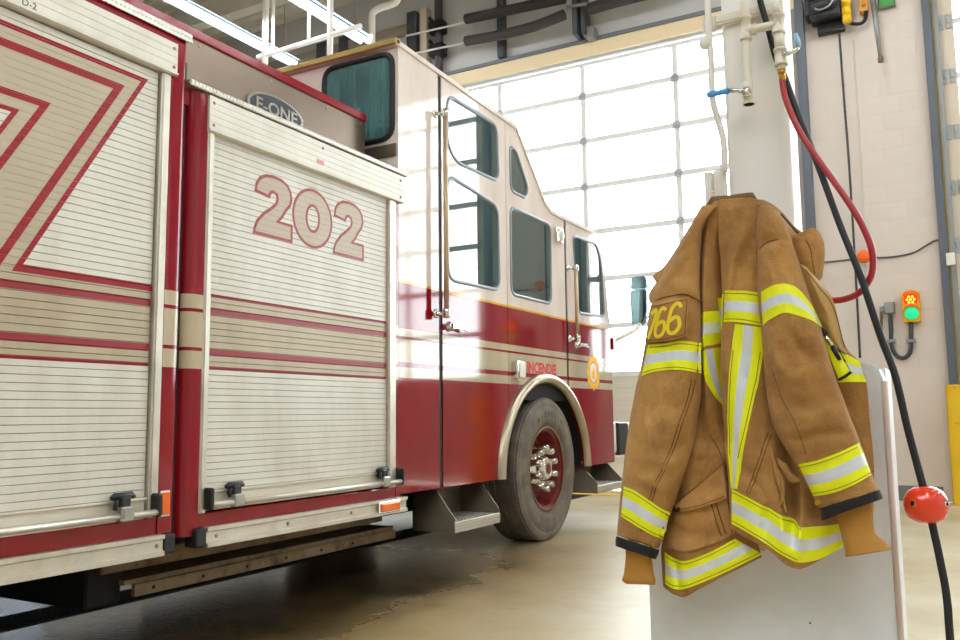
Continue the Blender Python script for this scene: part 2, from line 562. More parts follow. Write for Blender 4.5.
# ground outside
mb = MB(); mb.box(-45, 45, W + .3, 70, -0.3, -0.05)
struct(mb.build('ground_outside', mat('snowy_yard', srgb(235, 238, 240), 0.8, 0, 0.03, 0.3)), 'snowy yard outside the overhead doors')

# overhead doors: stiles, rails, solid foot sections and panes
FRAME = mat('door_frame_aluminium', srgb(226, 226, 224), 0.5, 0.0, 0.03, 2)
HINGE = mat('hinge_steel', srgb(176, 180, 180), 0.5, 0.1)
ENDST = mat('door_end_stile', srgb(222, 206, 186), 0.5, 0, 0.02, 2)
PANEL = mat('door_foot_panel', srgb(214, 206, 192), 0.5, 0, 0.02, 2)
RAILZ = [1.54, 2.20, 2.86, 3.53, 4.18, 4.845, 5.50]
def overhead_door(name, x0, x1, cols, label, endst):
    root = bpy.data.objects.new(name, None); scene.collection.objects.link(root)
    root.location = ((x0 + x1) / 2, W + .12, 0); struct(root, label)
    y0, y1 = W + .10, W + .15
    e0 = endst
    zs = [0.0, 0.77] + RAILZ + [DZ]
    for a, b_ in ((x0, x0 + e0), (x1 - e0, x1)):
        mb = MB(); mb.box(a, b_, y0 - .01, y1, 0.01, DZ, 0.004); mb.build('end_stile', ENDST, root)
    xs = cols
    for a, b_ in ((0.005, 0.7675), (0.768, 1.52)):
        mb = MB(); mb.box(x0 + e0, x1 - e0, y0, y1, a, b_, 0.006)
        for k in range(4):
            zz = a + .1 + k * .16; mb.box(x0 + e0, x1 - e0, y0 - .008, y0, zz, zz + .07, 0.003)
        mb.build('foot_panel', PANEL, root)
    for z in RAILZ:
        mb = MB(); mb.box(x0 + e0, x1 - e0, y0 - .012, y1, z - .035, z + .035, 0.006)
        mb.box(x0 + e0, x1 - e0, y0 - .014, y0 - .01, z - .003, z + .003); mb.build('rail', FRAME, root)
    mb = MB(); mb.box(x0 + e0, x1 - e0, y0, y1, DZ - .05, DZ, 0.005); mb.build('rail', FRAME, root)
    for x in xs[1:-1]:
        mb = MB(); mb.box(x - .035, x + .035, y0, y1, 1.575, DZ - .05, 0.005); mb.build('stile', FRAME, root)
    for z in RAILZ:
        for x in xs[1:-1]:
            mb = MB(); mb.box(x - .05, x + .05, y0 - .022, y0 - .014, z - .05, z + .05, 0.003)
            mb.tube([(x - .04, y0 - .026, z), (x + .04, y0 - .026, z)], .009, 8)
            mb.build('hinge', HINGE, root)
    if e0 > .1:                       # roller brackets on the wide end stiles
        for z in RAILZ:
            for xa in (x0 + .04, x0 + .12):
                mb = MB(); mb.box(xa - .03, xa + .03, y0 - .03, y0 - .013, z - .09, z + .09, .008); mb.box(xa - .02, xa + .02, y0 - .045, y0 - .03, z - .03, z + .03, .006); mb.build('roller_bracket', HINGE, root)
    for i in range(len(RAILZ)):
        za = RAILZ[i] + .036; zb = (RAILZ[i + 1] - .036) if i + 1 < len(RAILZ) else DZ - .051
        for j in range(len(xs) - 1):
            mb = MB(); mb.box(xs[j] + .036, xs[j + 1] - .036, y0 + .02, y0 + .026, za, zb); mb.build('pane', M['door_glass'], root)
    return root
overhead_door('door_1', D1X0, D1X1, [D1X0 + .05] + [-4.33 - 1.338 * k for k in (2, 1, 0)] + [-2.992, -1.654, D1X1 - .01], 'glazed overhead door ahead of the fire engine', 0.03)
overhead_door('door_2', D2X0 + .03, D2X1, [0.28 + (6.64 - .28) / 5 * k for k in range(6)], 'glazed overhead door at the right beyond the yellow guard', 0.17)
wl_ = bpy.data.objects.new('added_window', None); scene.collection.objects.link(wl_); wl_.location = (XL - .15, 6.0, 1.2); struct(wl_, 'unseen window band added for its reflection on the floor under the fire engine')  # added window: gives the bright reflection on the wet floor
for k in range(6):
    y = 4.0 + .8 * k
    mb = MB(); mb.box(XL - .2, XL - .1, y - .03, y + .03, 1.2, 2.1); mb.build('mullion', FRAME, wl_)
    if k < 5:
        mb = MB(); mb.box(XL - .16, XL - .152, y + .031, y + .769, 1.231, 2.069); mb.build('pane', M['grey_glass'], wl_)
mb = MB(); mb.box(XL - .2, XL - .1, 4, 8, 1.2, 1.23); mb.box(XL - .2, XL - .1, 4, 8, 2.07, 2.1); mb.build('window_frame', FRAME, wl_)
# trims: cream lintel above door 1, dark door tracks, blue-grey jamb with yellow edge
mb = MB(); mb.box(D1X0, -1.31, W - .05, W + .03, DZ + .02, DZ + .22, 0.01)
struct(mb.build('trim_1', mat('cream_lintel', srgb(232, 210, 172), 0.5)), 'cream lintel along the top of the overhead door')
mb = MB(); mb.box(D1X0, -1.31, W - .06, W + .0, DZ + .222, DZ + .28, 0.01)
struct(mb.build('trim_2', mat('blue_grey_trim', srgb(112, 116, 122), 0.5)), 'thin grey flashing above the cream lintel')
JAMB = mat('blue_grey_jamb', srgb(96, 100, 110), 0.5, 0.1, 0.05, 1)
mb = MB(); mb.box(-1.415, -1.312, W - .10, W - .001, 0, 6.3, 0.006); mb.box(-1.50, -1.417, W - .04, W + .06, 0, 6.3, 0.004, 1)  # second box: end stile with its shade put into a grey-brown
struct(mb.build('trim_3', [JAMB, mat('shaded_end_stile', srgb(150, 142, 136), 0.5, 0.2)]), 'dark steel track and shade-toned end stile at the edge of the white overhead door')
mb = MB(); mb.box(-0.022, 0.062, W - .08, W + .05, 0.0, 6.6, 0.006)
struct(mb.build('trim_4', JAMB), 'blue-grey steel jamb beside the beige pier')
mb = MB(); mb.box(0.063, 0.085, W - .03, W + .08, 0.0, 6.6, 0.004); mb.box(0.086, 0.138, W + .0, W + .098, 0, 6.6, 0.003, 1)
struct(mb.build('trim_5', [mat('dull_yellow_edge', srgb(150, 132, 70), 0.6), M['galv']]), 'narrow yellowed strip and steel track beside the right door')

# ------------------------------------------------------------------ the fire engine
S = -2.888                     # its near side
FAR = -5.38
truck = thing('fire_truck', (-4.13, 4.5, 0), 'red and cream fire engine with roller shutters numbered 202', 'fire engine')
BODY_BANDS = [(0, RED), (1.215, TAN), (1.283, RED), (1.302, TAN), (1.457, RED), (1.481, TAN), (1.54, RED)]
CAB_BANDS = [(0, RED), (1.228, TAN), (1.286, RED), (1.318, TAN), (1.457, RED), (1.479, TAN), (1.528, RED), (1.802, GOLD), (1.814, CREAM)]
M['body_livery'] = livery('body_livery', BODY_BANDS, 0.1, truck, 0.0)
M['cab_livery'] = livery('cab_livery', CAB_BANDS, 0.06, truck, 0.0)
SL = srgb(216, 211, 200)
M['slat_livery'] = livery('slat_livery', [(0, SL), (1.205, srgb(146, 10, 26)), (1.224, srgb(182, 166, 140)), (1.281, srgb(146, 10, 26)), (1.306, srgb(182, 166, 140)), (1.457, srgb(146, 10, 26)), (1.486, srgb(182, 166, 140)), (1.532, srgb(146, 10, 26)), (1.549, SL)], 0.4, truck, 0.0)

# chassis, underbody
mb = MB()
mb.box(FAR + .06, S - .06, 0.9, 4.16, 0.62, 2.42)
mb.box(FAR + .3, S - .35, 1.0, 7.6, 0.42, 0.60)
mb.build('body_core', M['dark'], truck)
mb = MB()
mb.box(-3.215, -3.19, 2.60, 4.6, 0.225, 0.28, 0.004)
for k in range(6): mb.lathe([(0, 0), (.008, 0), (.008, .004), (0, .004)], (-3.19, 2.7 + k * .29, .252), 'X', 8, 1)
mb.build('lower_beam', [M['rust'], M['dark']], truck)
mb = MB(); mb.box(-3.30, -3.22, 2.45, 4.5, 0.34, 0.42, 0.006); mb.box(-3.42, -3.21, 2.56, 4.6, 0.28, 0.30); mb.build('frame_rail', M['rust'], truck)
mb = MB(); mb.box(-4.9, -3.25, 2.4, 2.58, 0.2, 0.42, .01); mb.build('underbody_tank', M['dark'], truck)
mb = MB(); mb.box(-5.1, -3.3, 4.2, 5.4, 0.35, 0.6, .02); mb.build('underbody_tank', M['dark'], truck)

# body posts
def post(y0, y1, z0, z1, m, round_left=False, round_right=False, x1=S, depth=0.1, rmax=.05):
    prof = []
    r = min(rmax, (y1 - y0) * .8)
    if round_left:
        for k in range(7):
            a = pi / 2 * k / 6
            prof.append((x1 - r + r * sin(a), y0 + r - r * cos(a)))
    else: prof.append((x1, y0))
    if round_right:
        for k in range(7):
            a = pi / 2 * k / 6
            prof.append((x1 - r + r * cos(a), y1 - r + r * sin(a)))
    else: prof.append((x1, y1))
    prof += [(x1 - depth, y1), (x1 - depth, y0)]
    mb = MB(); mb.prism(prof, 'Z', z0, z1); return mb
post(2.4545, 2.545, .53, 2.68, 0, False, True, rmax=.03).build('body_post', M['body_livery'], truck, sharp=25)
post(2.577, 2.668, .50, 2.475, 0, True, False).build('body_post', M['body_livery'], truck, sharp=25)
post(4.166, 4.244, .53, 2.475, 0, False, True).build('body_post', M['body_livery'], truck, sharp=25)
post(0.86, 0.96, .53, 2.68, 0, True, False).build('body_post', M['body_livery'], truck, sharp=25)
mb = MB(); mb.box(-2.98, -2.93, 2.546, 2.576, .5, 2.6); mb.build('post_gap', M['rubber'], truck)
# lower red sills and aluminium rub rails
mb = MB(); mb.box(S - .06, S - .004, .96, 2.454, .53, .60, .004); mb.build('sill', M['body_livery'], truck)
mb = MB(); mb.box(S - .06, S - .004, 2.668, 4.2, .53, .59, .004); mb.build('sill', M['body_livery'], truck)
def rub_rail(y0, y1):
    prof = [(S + .03, .445), (S + .03, .462), (S + .018, .468), (S + .018, .508), (S + .03, .514), (S + .03, .531), (S - .05, .531), (S - .05, .445)]
    mb = MB(); mb.prism(prof, 'Y', y0, y1)
    o = mb.build('rub_rail', M['alu'], truck)
    return o
ra = rub_rail(0.9, 2.47); rb = rub_rail(2.70, 4.245)
for yy, p in ((2.44, ra), (1.75, ra), (2.76, rb), (3.22, rb), (3.72, rb)):
    mb = MB(); mb.lathe([(.009, 0), (.009, .004), (.005, .007), (0, .007)], (S + .018, yy, .488), 'X', 10); mb.build('rail_bolt', M['galv'], p)
for yy, p in ((2.495, ra), (2.665, rb)):
    mb = MB(); mb.box(S - .05, S + .026, yy - .025, yy + .035, .45, .528, .006); mb.build('end_cap', M['rubber'], p)
mb = MB(); mb.box(S + .02, S + .036, 3.955, 4.165, .455, .522, .004); mb.build('marker_lamp_frame', M['chrome'], rb)
mb = MB(); mb.box(S + .03, S + .046, 3.972, 4.15, .466, .512, .006); mb.build('marker_lamp', M['amber'], rb)
# amber reflector on the left post
ry = [(2.4609,0.703),(2.5129,0.5997)]
mb = MB(); mb.box(S, S + .004, 2.463, 2.513, .60, .705, .002); rf = mb.build('reflector', M['white_paint'], truck)
mb = MB(); mb.box(S + .004, S + .010, 2.468, 2.508, .607, .698, .003); mb.build('reflector_lens', M['amber'], rf)

# graphics cut to the slats
def clip(poly, z0, z1):
    for sgn, lim in ((1, z0), (-1, -z1)):
        out = []
        for i in range(len(poly)):
            a, b_ = poly[i - 1], poly[i]
            da, db = sgn * a[1] - lim, sgn * b_[1] - lim
            if (da >= 0) != (db >= 0):
                t = da / (da - db); out.append((a[0] + (b_[0] - a[0]) * t, a[1] + (b_[1] - a[1]) * t))
            if db >= 0: out.append(b_)
        poly = out
        if len(poly) < 3: return []
    return poly
def stroke(pts, w):
    """polyline as mitred quads"""
    P = [Vector(p) for p in pts]; n = len(P); off = []
    for i in range(n):
        d0 = (P[i] - P[i - 1]).normalized() if i else (P[1] - P[0]).normalized()
        d1 = (P[i + 1] - P[i]).normalized() if i < n - 1 else d0
        n0, n1 = Vector((-d0.y, d0.x)), Vector((-d1.y, d1.x))
        mm = (n0 + n1).normalized()
        off.append(mm * (w / 2 / max(.3, mm.dot(n0))))
    return [[tuple(P[i] + off[i]), tuple(P[i + 1] + off[i + 1]), tuple(P[i + 1] - off[i + 1]), tuple(P[i] - off[i])] for i in range(n - 1)]
def inset(poly, t):
    P = [Vector(p) for p in poly]; n = len(P); out = []
    area = sum(P[i - 1].x * P[i].y - P[i].x * P[i - 1].y for i in range(n))
    s = 1 if area > 0 else -1
    for i in range(n):
        d0, d1 = (P[i] - P[i - 1]).normalized(), (P[(i + 1) % n] - P[i]).normalized()
        n0, n1 = Vector((-d0.y, d0.x)) * s, Vector((-d1.y, d1.x)) * s
        mm = (n0 + n1); mm = mm.normalized() if mm.length > 1e-6 else n0
        out.append(tuple(P[i] + mm * (t / max(.5, mm.dot(n0)))))
    return out
def tris(poly):
    T = tessellate_polygon([[Vector((p[0], p[1], 0)) for p in poly]])
    return [[poly[a], poly[b_], poly[c]] for a, b_, c in T]
TWO = [(0, 0), (1, 0), (1, .30), (.66, .30), (.74, .36), (.82, .47), (.94, .58), (.985, .70), (.95, .83), (.86, .925), (.70, .985), (.5, 1.0), (.30, .98), (.14, .91), (.05, .80), (.02, .65), (.41, .61), (.42, .66), (.45, .70), (.50, .71), (.55, .69), (.57, .64), (.54, .57), (.42, .48), (.24, .37), (.08, .22), (.02, .1)]
def digit_two(y0, z0, w, h):
    P = [(y0 + a * w, z0 + b_ * h) for a, b_ in TWO]
    return tris(P), tris(inset(P, .016))
def digit_zero(y0, z0, w, h):
    c = (y0 + w / 2, z0 + h / 2); red, tan = [], []
    n = 28
    def E(a, rx, rz): return (c[0] + rx * cos(a), c[1] + rz * sin(a))
    for k in range(n):
        a, b_ = 2 * pi * k / n, 2 * pi * (k + 1) / n
        for lst, o_, i_ in ((red, 0, 0), (tan, .016, -.016)):
            ro, rzo, ri, rzi = w / 2 - o_, h / 2 - o_, w * .13 - i_, h * .195 - i_
            lst.append([E(a, ro, rzo), E(b_, ro, rzo), E(b_, ri, rzi), E(a, ri, rzi)])
    return red, tan
g_left = ([[(1.0, 2.433), (2.338, 2.433), (2.154, 2.12), (1.0, 2.12)], [(1.784, 2.12), (2.154, 2.12), (1.823, 1.548), (1.452, 1.548)]],
          stroke([(1.0, 2.426), (2.328, 2.426), (1.812, 1.543), (2.42, 1.543)], .021) + stroke([(1.0, 2.355), (2.205, 2.355), (1.735, 1.548)], .031)
          + stroke([(1.0, 2.178), (1.89, 2.178), (1.52, 1.548)], .026) + stroke([(1.0, 2.118), (1.777, 2.118), (1.445, 1.548)], .018))
t1, r1_ = [], []
for f, y0, w in ((digit_two, 2.978, .285), (digit_zero, 3.256, .325), (digit_two, 3.584, .282)):
    rr, tt = f(y0, 1.888, w, .322)
    r1_ += rr; t1 += tt
def shutter(y0, y1, z0, z1, tans, reds, over, vin, label):
    """over: tan lies over red (outlined digits)"""
    face = S - .016
    mb = MB(); mb.box(face - .03, face - .008, y0, y1, z0 - .09, z1 + .03)
    root = mb.build('roller_shutter', M['groove'], truck)
    root['label'] = label
    pitch = 0.03
    k, z = 0, z0
    plain = None
    while z < z1:
        a, b_ = z + .0010, z + pitch - .0010
        prof = [(face - .0075, a), (face - .0012, a), (face, a + .0012), (face, b_ - .0012), (face - .0012, b_), (face - .0075, b_)]
        deco = []
        lo, hi = z + .0004, z + pitch - .0004
        for mi, lst in ((1, tans), (2, reds)):
            lift = .0002 if (mi == 1) != over else .0004
            for P in lst:
                q = clip(P, lo, hi)
                if len(q) >= 3: deco.append((mi, lift, q))
        # every slat has its own mesh: its print differs
        if deco or plain is None:
            mb = MB(); mb.prism(prof, 'Y', y0, y1)
            for mi, lift, q in deco:
                mb.faces_from([(face + lift, p[0], p[1]) for p in q], [list(range(len(q)))], mi)
            o = mb.build('slat', [M['slat_livery']] + vin, root, recalc=True)
            if not deco: plain = (o, z)
        else: copy_piece(plain[0], 'slat', (0, 0, z - plain[1]), root)
        z += pitch; k += 1
    # bottom bar
    mb = MB()
    mb.prism([(face - .01, z0 - .09), (face + .002, z0 - .085), (face + .002, z0 - .012), (face + .016, z0 - .008), (face + .016, z0 - .001), (face - .01, z0 - .001)], 'Y', y0, y1)
    mb.build('bottom_bar', M['cream'], root)
    return root
sh1 = shutter(0.99, 2.398, .685, 2.47, g_left[0], g_left[1], False, [M['tan_vinyl'], M['red_vinyl']], 'taller roller shutter with a large red zigzag outline')
sh2 = shutter(2.712, 4.088, .685, 2.31, t1, r1_, True, [M['pale_tan_vinyl'], M['pale_red_vinyl']], 'roller shutter carrying the number 202')
def track(y0, y1, z0, z1, p):
    mb = MB()
    mb.box(S - .05, S + .002, y0, y1, z0, z1, .003); mb.box(S + .002, S + .006, y0 + .008, y1 - .03 if y1 - y0 > .06 else y1 - .012, z0, z1, .002)
    mb.build('track', M['alu'], p)
track(2.404, 2.453, .6, 2.49, sh1); track(0.961, .988, .6, 2.49, sh1)
track(2.669, 2.711, .59, 2.31, sh2); track(4.090, 4.165, .59, 2.31, sh2)
def header(y0, y1, z0, z1, p, rivets):
    mb = MB(); n = int((z1 - z0) / .03)
    prof = [(S - .04, z0), (S + .014, z0), (S + .022, z0 + .005), (S + .022, z0 + .012), (S + .012, z0 + .016)]
    for k in range(n):
        a = z0 + .018 + (z1 - z0 - .02) / n * k; b_ = z0 + .018 + (z1 - z0 - .02) / n * (k + 1)
        prof += [(S + .0135, a + .001), (S + .0135, b_ - .0022), (S + .0115, b_ - .0015), (S + .0115, b_ - .0005)]
    prof += [(S - .04, z1)]
    mb.prism(prof, 'Y', y0, y1)
    h = mb.build('shutter_header', M['slat'], p)
    for y, z in rivets:
        mb = MB(); mb.lathe([(.008, 0), (.008, .003), (.004, .006), (0, .006)], (S + .0135, y, z), 'X', 8); mb.build('rivet', M['galv'], p)
    return h
h1 = header(0.9, 2.474, 2.49, 2.640, sh1, [(2.455, 2.61), (2.455, 2.525), (1.75, 2.62)])
h2 = header(2.664, 4.222, 2.30, 2.474, sh2, [(2.69, 2.44), (2.69, 2.335), (3.46, 2.44), (4.195, 2.44), (4.195, 2.335)])
mb = MB(); lettering(mb, 'D-2', .038, (S + .0150, [1.7896][0], [2.5207][0]), (0, 1, 0), (0, 0, 1)); mb.build('unit_code', M['dark'], sh1)
mb = MB(); mb.box(S + .0138, S + .0146, 3.41, 3.47, 2.345, 2.37); mb.build('small_decal', mat('faded_pink_decal', srgb(205, 130, 130), 0.5), sh2)
# diamond plate caps over both cabinets
mb = MB(); mb.box(-3.2, S + .02, .88, 2.552, 2.68, 2.712, .006); mb.box(S + .012, S + .02, .88, 2.552, 2.668, 2.69, .002); mb.build('diamond_cap', M['diamond'], truck)
mb = MB(); mb.box(-3.2, S + .022, 2.545, 4.262, 2.478, 2.508, .006); mb.build('diamond_cap', M['diamond'], truck)
mb = MB(); mb.box(FAR, S - .03, .88, 2.545, 2.42, 2.68); mb.box(FAR, S - .03, 2.545, 4.17, 2.40, 2.478); mb.box(S - .03, S + .004, .96, 2.474, 2.641, 2.682); mb.build('body_top', M['red'], truck)
# lift bars with latches
def lift_bar(y0, y1, clamps, p):
    mb = MB(); mb.tube([(S + .035, y0, .625), (S + .035, y1, .625)], .014, 12); b_ = mb.build('lift_bar', M['alu'], p)
    for yc in clamps:
        mb = MB(); mb.box(S + .012, S + .054, yc - .032, yc + .032, .604, .662, .006); mb.box(S + .054, S + .056, yc - .022, yc + .022, .62, .648, .001); mb.build('latch', M['stainless2'], b_)
        mb = MB(); mb.box(S - .012, S + .04, yc - .024, yc + .024, .655, .70, .006); mb.tube([(S + .016, yc - .055, .695), (S + .018, yc - .04, .702), (S + .018, yc + .04, .702), (S + .016, yc + .055, .695)], [.008, .014, .014, .008], 10); mb.tube([(S + .03, yc - .045, .65), (S + .03, yc - .038, .69)], .008, 8); mb.build('latch_hook', M['black'], b_)
    for ye in (y0, y1):
        mb = MB(); mb.box(S - .01, S + .052, ye - .012, ye + .014, .605, .70, .008); mb.build('bar_bracket', M['black'], b_)
lift_bar(1.0, 2.425, [2.27], sh1)
lift_bar(2.705, 4.175, [2.865, 4.01], sh2)

# upper red box with stainless side, set in from the side
bx = -3.05
mb = MB(); mb.box(FAR + .2, bx, .9, 4.066, 2.50, 2.80); up = mb.build('upper_body', M['stainless'], truck)
mb = MB(); mb.box(FAR + .2, bx + .012, .9, 4.07, 2.80, 2.85, .006); mb.build('upper_red_cap', M['red'], truck)
for y in (2.75, 3.24, 3.70, 4.02):
    mb = MB(); mb.lathe([(.007, 0), (.007, .003), (0, .005)], (bx, y, 2.775), 'X', 8); mb.build('rivet', M['galv'], truck)
# oval maker's plate
mb = MB(); cy, cz, ra_, rb_ = 3.275, 2.615, .215, .085
def oval(s, n=36): return [(cy + ra_ * s * cos(2 * pi * k / n), cz + rb_ * (s if s > .99 else s - .04) * sin(2 * pi * k / n)) for k in range(n)]
mb.prism(oval(1.0), 'X', bx + .001, bx + .012)
mb.prism(oval(.90), 'X', bx + .012, bx + .014, m=1)
lettering(mb, 'E-ONE', .095, (bx + .0165, cy, cz), (0, 1, 0), (0, 0, 1), 2, .002, 1.15)
mb.build('oval_badge', [M['chrome'], mat('dark_grey_badge', srgb(40, 38, 46), 0.35, 0.2), M['chrome']], truck)

# ---- cab
AC, AZ, AA, AB = 6.31, .545, .80, .735
def arch_pts(a0, a1, ra=AA, rb=AB, n=18): return [(AC + ra * cos(a0 + (a1 - a0) * k / n), AZ + rb * sin(a0 + (a1 - a0) * k / n)) for k in range(n + 1)]
import math as _m
def arch_y(z, s): return AC + s * AA * _m.sqrt(max(0, 1 - ((z - AZ) / AB) ** 2))
BOT = .545
a_m0 = _m.acos((5.640 - AC) / AA); a_m1 = _m.acos((6.742 - AC) / AA); a_f = _m.acos((6.785 - AC) / AA)
z_at = lambda a: AZ + AB * sin(a)
WIN = {
 'rear_up': round_poly([(4.775, 3.185), (5.50, 3.19), (5.52, 2.755), (4.89, 2.742), (4.775, 2.83)], .09),
 'rear_low': round_poly([(4.775, 2.625), (5.50, 2.565), (5.515, 1.925), (4.775, 1.905)], .10),
 'mid_up': round_poly([(5.712, 3.085), (5.815, 3.085), (6.03, 2.82), (5.99, 2.73), (5.715, 2.73)], .075),
 'mid_low': round_poly([(5.705, 2.605), (6.455, 2.605), (6.44, 1.925), (5.70, 1.918)], .08),
 'front': round_poly([(6.935, 2.605), (7.52, 2.625), (7.63, 2.46), (7.69, 1.94), (7.03, 1.908)], .075)}
P_strip = [(4.19, BOT), (4.655, BOT), (4.655, 3.32), (4.19, 3.33)]
P_rear = [(4.70, BOT), (5.46, BOT), (5.632, BOT), (5.632, 3.285), (4.70, 3.318)]
P_rear = [(4.70, BOT)] + [(5.51, BOT)] + arch_pts(pi, _m.acos((5.632 - AC) / AA), n=6) + [(5.632, 3.275), (4.70, 3.31)]
P_mid = arch_pts(a_m0, a_m1) + [(6.742, 2.715), (6.45, 2.72), (6.33, 2.765), (5.80, 3.265), (5.640, 3.275)]
P_front = [(7.11, BOT), (7.855, BOT), (7.86, 1.80), (7.80, 2.0), (7.70, 2.60), (7.515, 2.715), (6.785, 2.715)] + arch_pts(a_f, 0, n=8)
T = .03
def cab_panel(name, poly, holes, s0, s1, m=None):
    mb = MB(); mb.prism(poly, 'X', s0, s1, holes)
    return mb.build(name, m or M['cab_livery'], truck)
def window(parent, poly, x, glass, frame_r=.016, axis='X', framem=None):
    pts = [(x, p[0], p[1]) for p in poly] if axis == 'X' else [(p[0], x, p[1]) for p in poly]
    mb = MB(); mb.tube(pts, frame_r, 8, closed=True); mb.build('window_frame', framem or M['winframe'], parent)
    mb = MB(); d = .004
    mb.prism(poly, axis, x - d, x + d); mb.build('window_pane', glass, parent)
M['winframe'] = mat('grey_window_seal', srgb(120, 124, 130), 0.35, 0.5)
for s0, s1, near in ((S - T, S, True), (FAR, FAR + T, False)):
    xw = (s0 + s1) / 2 + (.008 if near else -.008)
    p_ = cab_panel('cab_rear_panel', P_strip, [], s0, s1)
    d1 = cab_panel('cab_door', P_rear, [WIN['rear_up'], WIN['rear_low']], s0, s1)
    d2 = cab_panel('cab_middle_panel', P_mid, [WIN['mid_up'], WIN['mid_low']], s0, s1)
    d3 = cab_panel('cab_door', P_front, [WIN['front']], s0, s1)
    for d, ks in ((d1, ('rear_up', 'rear_low')), (d2, ('mid_up', 'mid_low')), (d3, ('front',))):
        for k in ks: window(d, WIN[k], xw, M['cab_glass'])
    if near:
        doorR, midP, doorF = d1, d2, d3
        d1['label'] = 'rear cab door with two windows'; d3['label'] = 'front cab door with gold crest'
# black seams behind the gaps
mb = MB(); mb.box(S - .05, S - .008, 4.65, 4.705, BOT, 3.30); mb.box(S - .05, S - .006, 5.625, 5.645, 1.2, 3.26); mb.box(S - .05, S - .008, 6.738, 6.79, 1.15, 2.71)
mb.build('door_seal', M['rubber'], truck)
# rear wall, roof, hood, front, floor
RW = round_poly([(-3.47, 3.27), (-2.93, 3.27), (-2.93, 2.72), (-3.47, 2.72)], .09)
RW2 = [(-8.27 - p[0], p[1]) for p in RW][::-1]
mb = MB(); mb.prism([(FAR, .9), (S - .002, .9), (S - .002, 3.30), (FAR, 3.30)], 'Y', 4.192, 4.225, [RW, RW2])
rw = mb.build('cab_rear_wall', M['cream_cab'], truck)
window(rw, RW, 4.188, M['teal_glass'], .02, 'Y', M['rubber']); window(rw, RW2, 4.188, M['teal_glass'], .02, 'Y', M['rubber'])
mb = MB(); mb.box(-3.30, S - .01, 4.176, 4.19, 2.60, 2.68, .004); mb.build('diamond_strip', M['diamond_dark'], truck)
mb = MB(); mb.box(-3.14, -3.04, 4.14, 4.19, 2.52, 2.58, .02); mb.build('rear_lamp', M['black'], truck)
mb = MB(); mb.box(FAR, S + .012, 4.15, 4.20, 3.305, 3.35, .008); mb.build('roof_edge_strip', M['diamond_gold'], truck)
def plate(poly, t):  # strip of roof following the side outline
    mb = MB()
    n = len(poly)
    V, F = [], []
    for (y, z) in poly: V += [(FAR - .005, y, z), (S + .012, y, z), (S + .012, y, z - t), (FAR - .005, y, z - t)]
    for i in range(n - 1):
        a, b_ = 4 * i, 4 * i + 4
        for k in range(4): F.append((a + k, a + (k + 1) % 4, b_ + (k + 1) % 4, b_ + k))
    F += [(3, 2, 1, 0), (4 * n - 4, 4 * n - 3, 4 * n - 2, 4 * n - 1)]
    mb.faces_from(V, F); return mb
plate([(4.16, 3.335), (5.0, 3.305), (5.81, 3.285), (6.34, 2.785), (6.46, 2.735), (7.515, 2.735)], .03).build('cab_roof', M['cream_cab'], truck)
mb = MB(); mb.prism([(7.515, 2.725), (7.71, 2.61), (7.80, 2.01), (7.865, 1.80), (7.86, BOT), (7.80, BOT), (7.80, 1.76), (7.74, 2.0), (7.65, 2.58), (7.50, 2.70)], 'X', FAR + T, S - T)
mb.build('cab_front', M['cab_livery'], truck)
mb = MB(); mb.prism([(7.63, 2.52), (7.725, 2.56), (7.815, 2.02), (7.72, 2.0)], 'X', FAR + .2, S - .2); mb.build('windscreen', M['teal_glass'], truck)
mb = MB(); mb.box(FAR + T, S - T, 4.23, 7.78, 1.12, 1.34); mb.box(FAR + .1, -3.4, 4.23, 5.4, .6, 1.12); mb.build('cab_floor', M['dark'], truck)
for (x0, x1, y0, y1) in ((-3.55, -3.05, 4.4, 4.85), (-4.4, -3.8, 4.4, 4.85), (-3.6, -3.1, 6.5, 7.0), (-5.2, -4.7, 6.5, 7.0)):
    mb = MB(); mb.box(x0, x1, y0, y1, 1.36, 1.76, .05, 0, 2); mb.box(x0, x1, y0, y0 + .14, 1.7, 2.45, .05, 0, 2); mb.box(x0 + .1, x1 - .1, y0 + .01, y0 + .12, 2.46, 2.65, .04, 0, 2)
    mb.build('crew_seat', mat('charcoal_seat', srgb(48, 52, 50), 0.8) if 'charcoal_seat' not in bpy.data.materials else bpy.data.materials['charcoal_seat'], truck)
mb = MB(); mb.box(FAR + .1, S - .12, 7.35, 7.72, 1.36, 1.9, .05, 0, 2); mb.build('dashboard', M['black'], truck)
# wheel well
mb = MB()
def well():
    V, F = [], []
    pts = arch_pts(0, pi, AA + .0, AB, 24)
    for y, z in pts: V += [(S - .035, y, z), (-3.6, y, z)]
    for i in range(len(pts) - 1): F.append((2 * i, 2 * i + 1, 2 * i + 3, 2 * i + 2))
    F.append([2 * i + 1 for i in range(len(pts))])
    mb.faces_from(V, F)
well(); mb.build('wheel_well', M['dark'], truck)
# fender trim: a rounded metal band around the arch
mb = MB()
ring = []
for k in range(33):
    a = pi * k / 32
    c0 = Vector((AC + .825 * cos(a), AZ + .752 * sin(a))); nrm = Vector((cos(a), sin(a)))
    row = []
    for j in range(9):
        b_ = pi * j / 8
        row.append((S - .005 + .05 * sin(b_), c0.x - nrm.x * .042 * cos(b_), c0.y - nrm.y * .042 * cos(b_)))
    ring.append(row)
mb.grid(ring); mb.build('fender_trim', mat('satin_fender_metal', srgb(186, 172, 150), 0.3, 0.9, 0.06, 4), truck)

